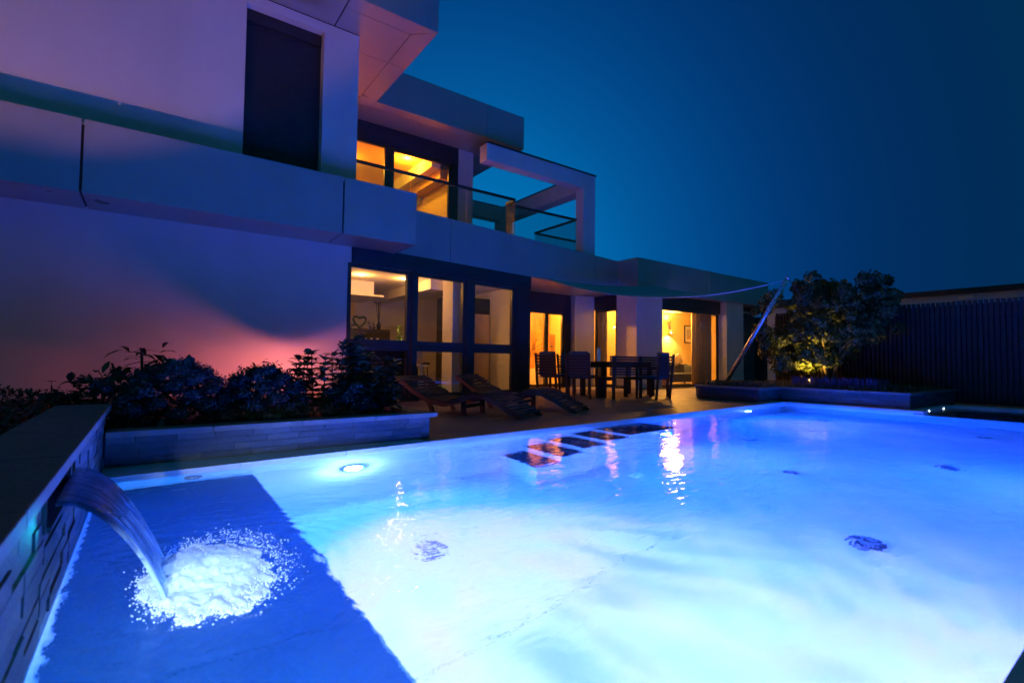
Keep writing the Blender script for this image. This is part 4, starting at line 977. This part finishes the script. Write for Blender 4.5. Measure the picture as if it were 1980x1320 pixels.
# ground cover + tufts in the corner planter
random.seed(60)
gc = MB()
for k in range(5200):
    if random.random() < .6: x, y = rv(9.66, 10.6), rv(5.12, 6.3)
    else: x, y = rv(10.5, 13.0), rv(3.0, 6.3)
    leaf(gc, (x, y, .245), (rv(-.6, .6), rv(-.6, .6), 1), rv(.08, .22), rv(.01, .025), .3)
o = part('ground_cover', gc, 'grass'); o['kind'] = 'stuff'; o['label'] = 'low dark planting filling the corner planter'; o['category'] = 'ground cover'
lv = MB()
for k in range(360):
    x, y = rv(10.7, 11.4), rv(3.4, 5.0); hh = rv(.16, .26); lv.tube([(x, y, .24), (x+rv(-.02, .02), y+rv(-.02, .02), .24+hh)], [.003, .008], 4)
o = part('lavender', lv, 'purple'); o['kind'] = 'stuff'; o['label'] = 'purple flower spikes at the front of the corner planter'; o['category'] = 'flowers'
for (x, y, hh, lab) in ((10.85, 3.35, .42, 'largest tuft of strap leaves at the right end of the corner planter'), (10.8, 3.9, .24, 'small tuft of strap leaves under the tree, right of the trunk'), (11.5, 4.35, .30, 'tuft of strap leaves catching the warm light by the trunk')):
    gt = thing('grass_tuft', lab, 'plant', (x, y, .24), 0, 'strap leaved tufts in the corner planter')
    gm = MB()
    for k in range(70): leaf(gm, (x+rv(-.05, .05), y+rv(-.05, .05), .24), (rv(-.9, .9), rv(-.9, .9), rv(.8, 1.6)), rv(.6, 1.1)*hh, .02, .5)
    part('foliage', gm, 'grass', gt)

# garden lamps (warm pink wall light)
def gspot(label, p, to, col, pw, ang, blend=.6):
    t = thing('garden_spotlight', label, 'lamp', p, 0, 'garden spotlights aimed at the house')
    d = (Vector(to)-Vector(p)).normalized(); q = Vector(p)
    part('spot_body', MB().tube([q + Vector((0, 0, 0)), q+d*.09], [.03, .035], 12), 'black', t)
    part('ground_spike', MB().tube([q - Vector((0, 0, .12)), q], .008, 6), 'steel', t)
    lamp('spot_beam', 'SPOT', q+d*.1, col, pw, t, .02, to=to, angle=ang, blend=blend)
    return t
gspot('garden spotlight out on the left, washing the upper wall pink', (-2.1, 3.6, .35), (-.3, 8.5, 9.3), (1, .38, .34), 430, 58, .3)
def mushroom(label, x, y, z, col, pw, cap_h=.030):
    t = thing('path_light', label, 'lamp', (x, y, .2), 0, 'small capped path lights behind the shrubs')
    part('stem', MB().tube([(x, y, .2), (x, y, z-.02)], .008, 8), 'black', t); part('cap', MB().disc((x, y, z+cap_h), .04, 18, h=.006), 'black', t)  # cap added to cut the glow off higher up the wall
    part('cap_rod', MB().tube([(x, y-.02, z-.02), (x, y-.02, z+cap_h)], .003, 5), 'black', t)
    lamp('glow', 'POINT', (x, y, z), col, pw, t, .006)
mushroom('capped path light behind the upright shrubs, glowing salmon on the wall', 1.80, 7.80, .50, (1, .20, .17), 36)
mushroom('added path light right of the domed hydrangea, softening the pink glow on the wall', 1.12, 7.85, .46, (1, .16, .16), 8)  # put in between the others to soften the glow's edge
mushroom('capped path light behind the domed hydrangea, glowing dim pink on the wall', .45, 7.9, .42, (1, .08, .12), 2)
mushroom('capped path light behind the russet bush, glowing dark red', -.9, 7.85, .42, (1, .04, .07), 1.1)

# ================================================================== WATERFALL & FOAM
random.seed(71)
wf = MB(); nu, nv = 26, 40
for layer in (0, 1):
    for i in range(nu+1):
        yq = i/nu; y0 = 1.955 + .55*yq; x0 = -.205 - .004*yq; z0 = .285 + .0*yq
        for j in range(nv+1):
            t = .283*j/nv; k = 1 - .10*(j/nv)
            th_ = .007*(1-.4*j/nv) * (1 if layer else -1)
            rip = .004*math.sin(i*1.9+.6*math.sin(j*.3)) * (j/nv)
            y0 += (.006*math.sin(j*.9+layer*0) + .010*math.sin(j*.37+2))*(j/nv)*(1 if i in (0, nu) else .3)/6
            rip += .0035*math.sin(i*.7 + j*.22)*(j/nv)
            vx, vz = .85, -9.8*t; nn = Vector((-vz, 0, vx)).normalized()
            z_ = z0 + .06 - 4.9*t*t if False else z0 + .035 - 4.55*t*t
            p = Vector((x0 + .97*t, 2.23 + (y0-2.23)*k, z_)) + nn*(th_+rip)
            wf.v.append(tuple(p))
L0 = (nu+1)*(nv+1)
for layer in (0, 1):
    for i in range(nu):
        for j in range(nv):
            a = layer*L0 + i*(nv+1)+j; q = (a, a+1, a+nv+2, a+nv+1); wf.f.append(q if layer else q[::-1])
for j in range(nv):
    for (i, fl) in ((0, 0), (nu, 1)):
        a = i*(nv+1)+j; q = (a, a+1, a+1+L0, a+L0); wf.f.append(q[::-1] if fl else q)
for i in range(nu):
    for (j, fl) in ((0, 1), (nv, 0)):
        a = i*(nv+1)+j; b = a+nv+1; q = (a, b, b+L0, a+L0); wf.f.append(q if fl else q[::-1])
wfo = tag(part('waterfall', wf, 'fall', smooth=True), 'curved sheet of water pouring from the wall spout into the pool', 'waterfall')
# bubbles: white plume where the sheet lands
fb = MB()
def ico(mb, c, r):
    i = len(mb.v)
    for d in ((1, 0, 0), (-1, 0, 0), (0, 1, 0), (0, -1, 0), (0, 0, 1), (0, 0, -1)): mb.v.append((c[0]+d[0]*r, c[1]+d[1]*r, c[2]+d[2]*r))
    for f in ((0, 2, 4), (2, 1, 4), (1, 3, 4), (3, 0, 4), (2, 0, 5), (1, 2, 5), (3, 1, 5), (0, 3, 5)): mb.f.append(tuple(i+k for k in f))
def in_foam(x, y):
    u = (x-.20)/.20; v = (y-2.12)/.36
    return u*u+v*v + .22*math.sin(x*40+y*9)*math.sin(y*31)
for k in range(11000):
    x, y = rv(-.02, .44), rv(1.70, 2.52); q = in_foam(x, y)
    if q < 1 and random.random() < (.08 if q < .5 else .9): ico(fb, (x, y, -.038 + rv(0, 1)**2*.012*max(.1, 1.1-q)), rv(.0018, .0055))
for k in range(1100):
    a = rv(0, 6.28); q = 1 + abs(random.gauss(0, .13 + .12*max(0, math.cos(a-.6)))); x, y = .22+.2*q*math.cos(a), 2.15+.34*q*math.sin(a)
    if x > -.05: ico(fb, (x, y, -.039), rv(.001, .0036))
gn = 90; idx = {}
for i in range(gn+1):
    for j in range(gn+1):
        x, y = -.04 + .50*i/gn, 1.70 + .84*j/gn; q = in_foam(x, y) + .12*math.sin(x*120+y*40) + rv(-.03, .03)
        if q < .93: idx[i, j] = len(fb.v); fb.v.append((x, y, -.039 + .012*max(0, .93-q)**.5*(1+1.1*mnoise.noise(Vector((x*22, y*16, 0)))+.7*mnoise.noise(Vector((x*60, y*50, 3)))) + rv(0, .0012)))
for (i, j) in list(idx):
    if (i+1, j) in idx and (i, j+1) in idx and (i+1, j+1) in idx: fb.f.append((idx[i, j], idx[i+1, j], idx[i+1, j+1], idx[i, j+1]))
o = part('foam', fb, 'bubble', smooth=True); o['kind'] = 'stuff'; o['label'] = 'white foam and bubbles where the waterfall hits the pool'; o['category'] = 'foam'
db = MB()
for k in range(170):
    a = random.gauss(.9, .55); q = rv(.9, 1.5); x, y = .22+.2*q*math.cos(a), 2.12+.36*q*math.sin(a); ico(db, (x, y, -.038+abs(random.gauss(0, .012))), rv(.0012, .004))
o = part('droplets', db, 'bubble', smooth=True); o['kind'] = 'stuff'; o['label'] = 'white droplets splashing around the foam'; o['category'] = 'spray'
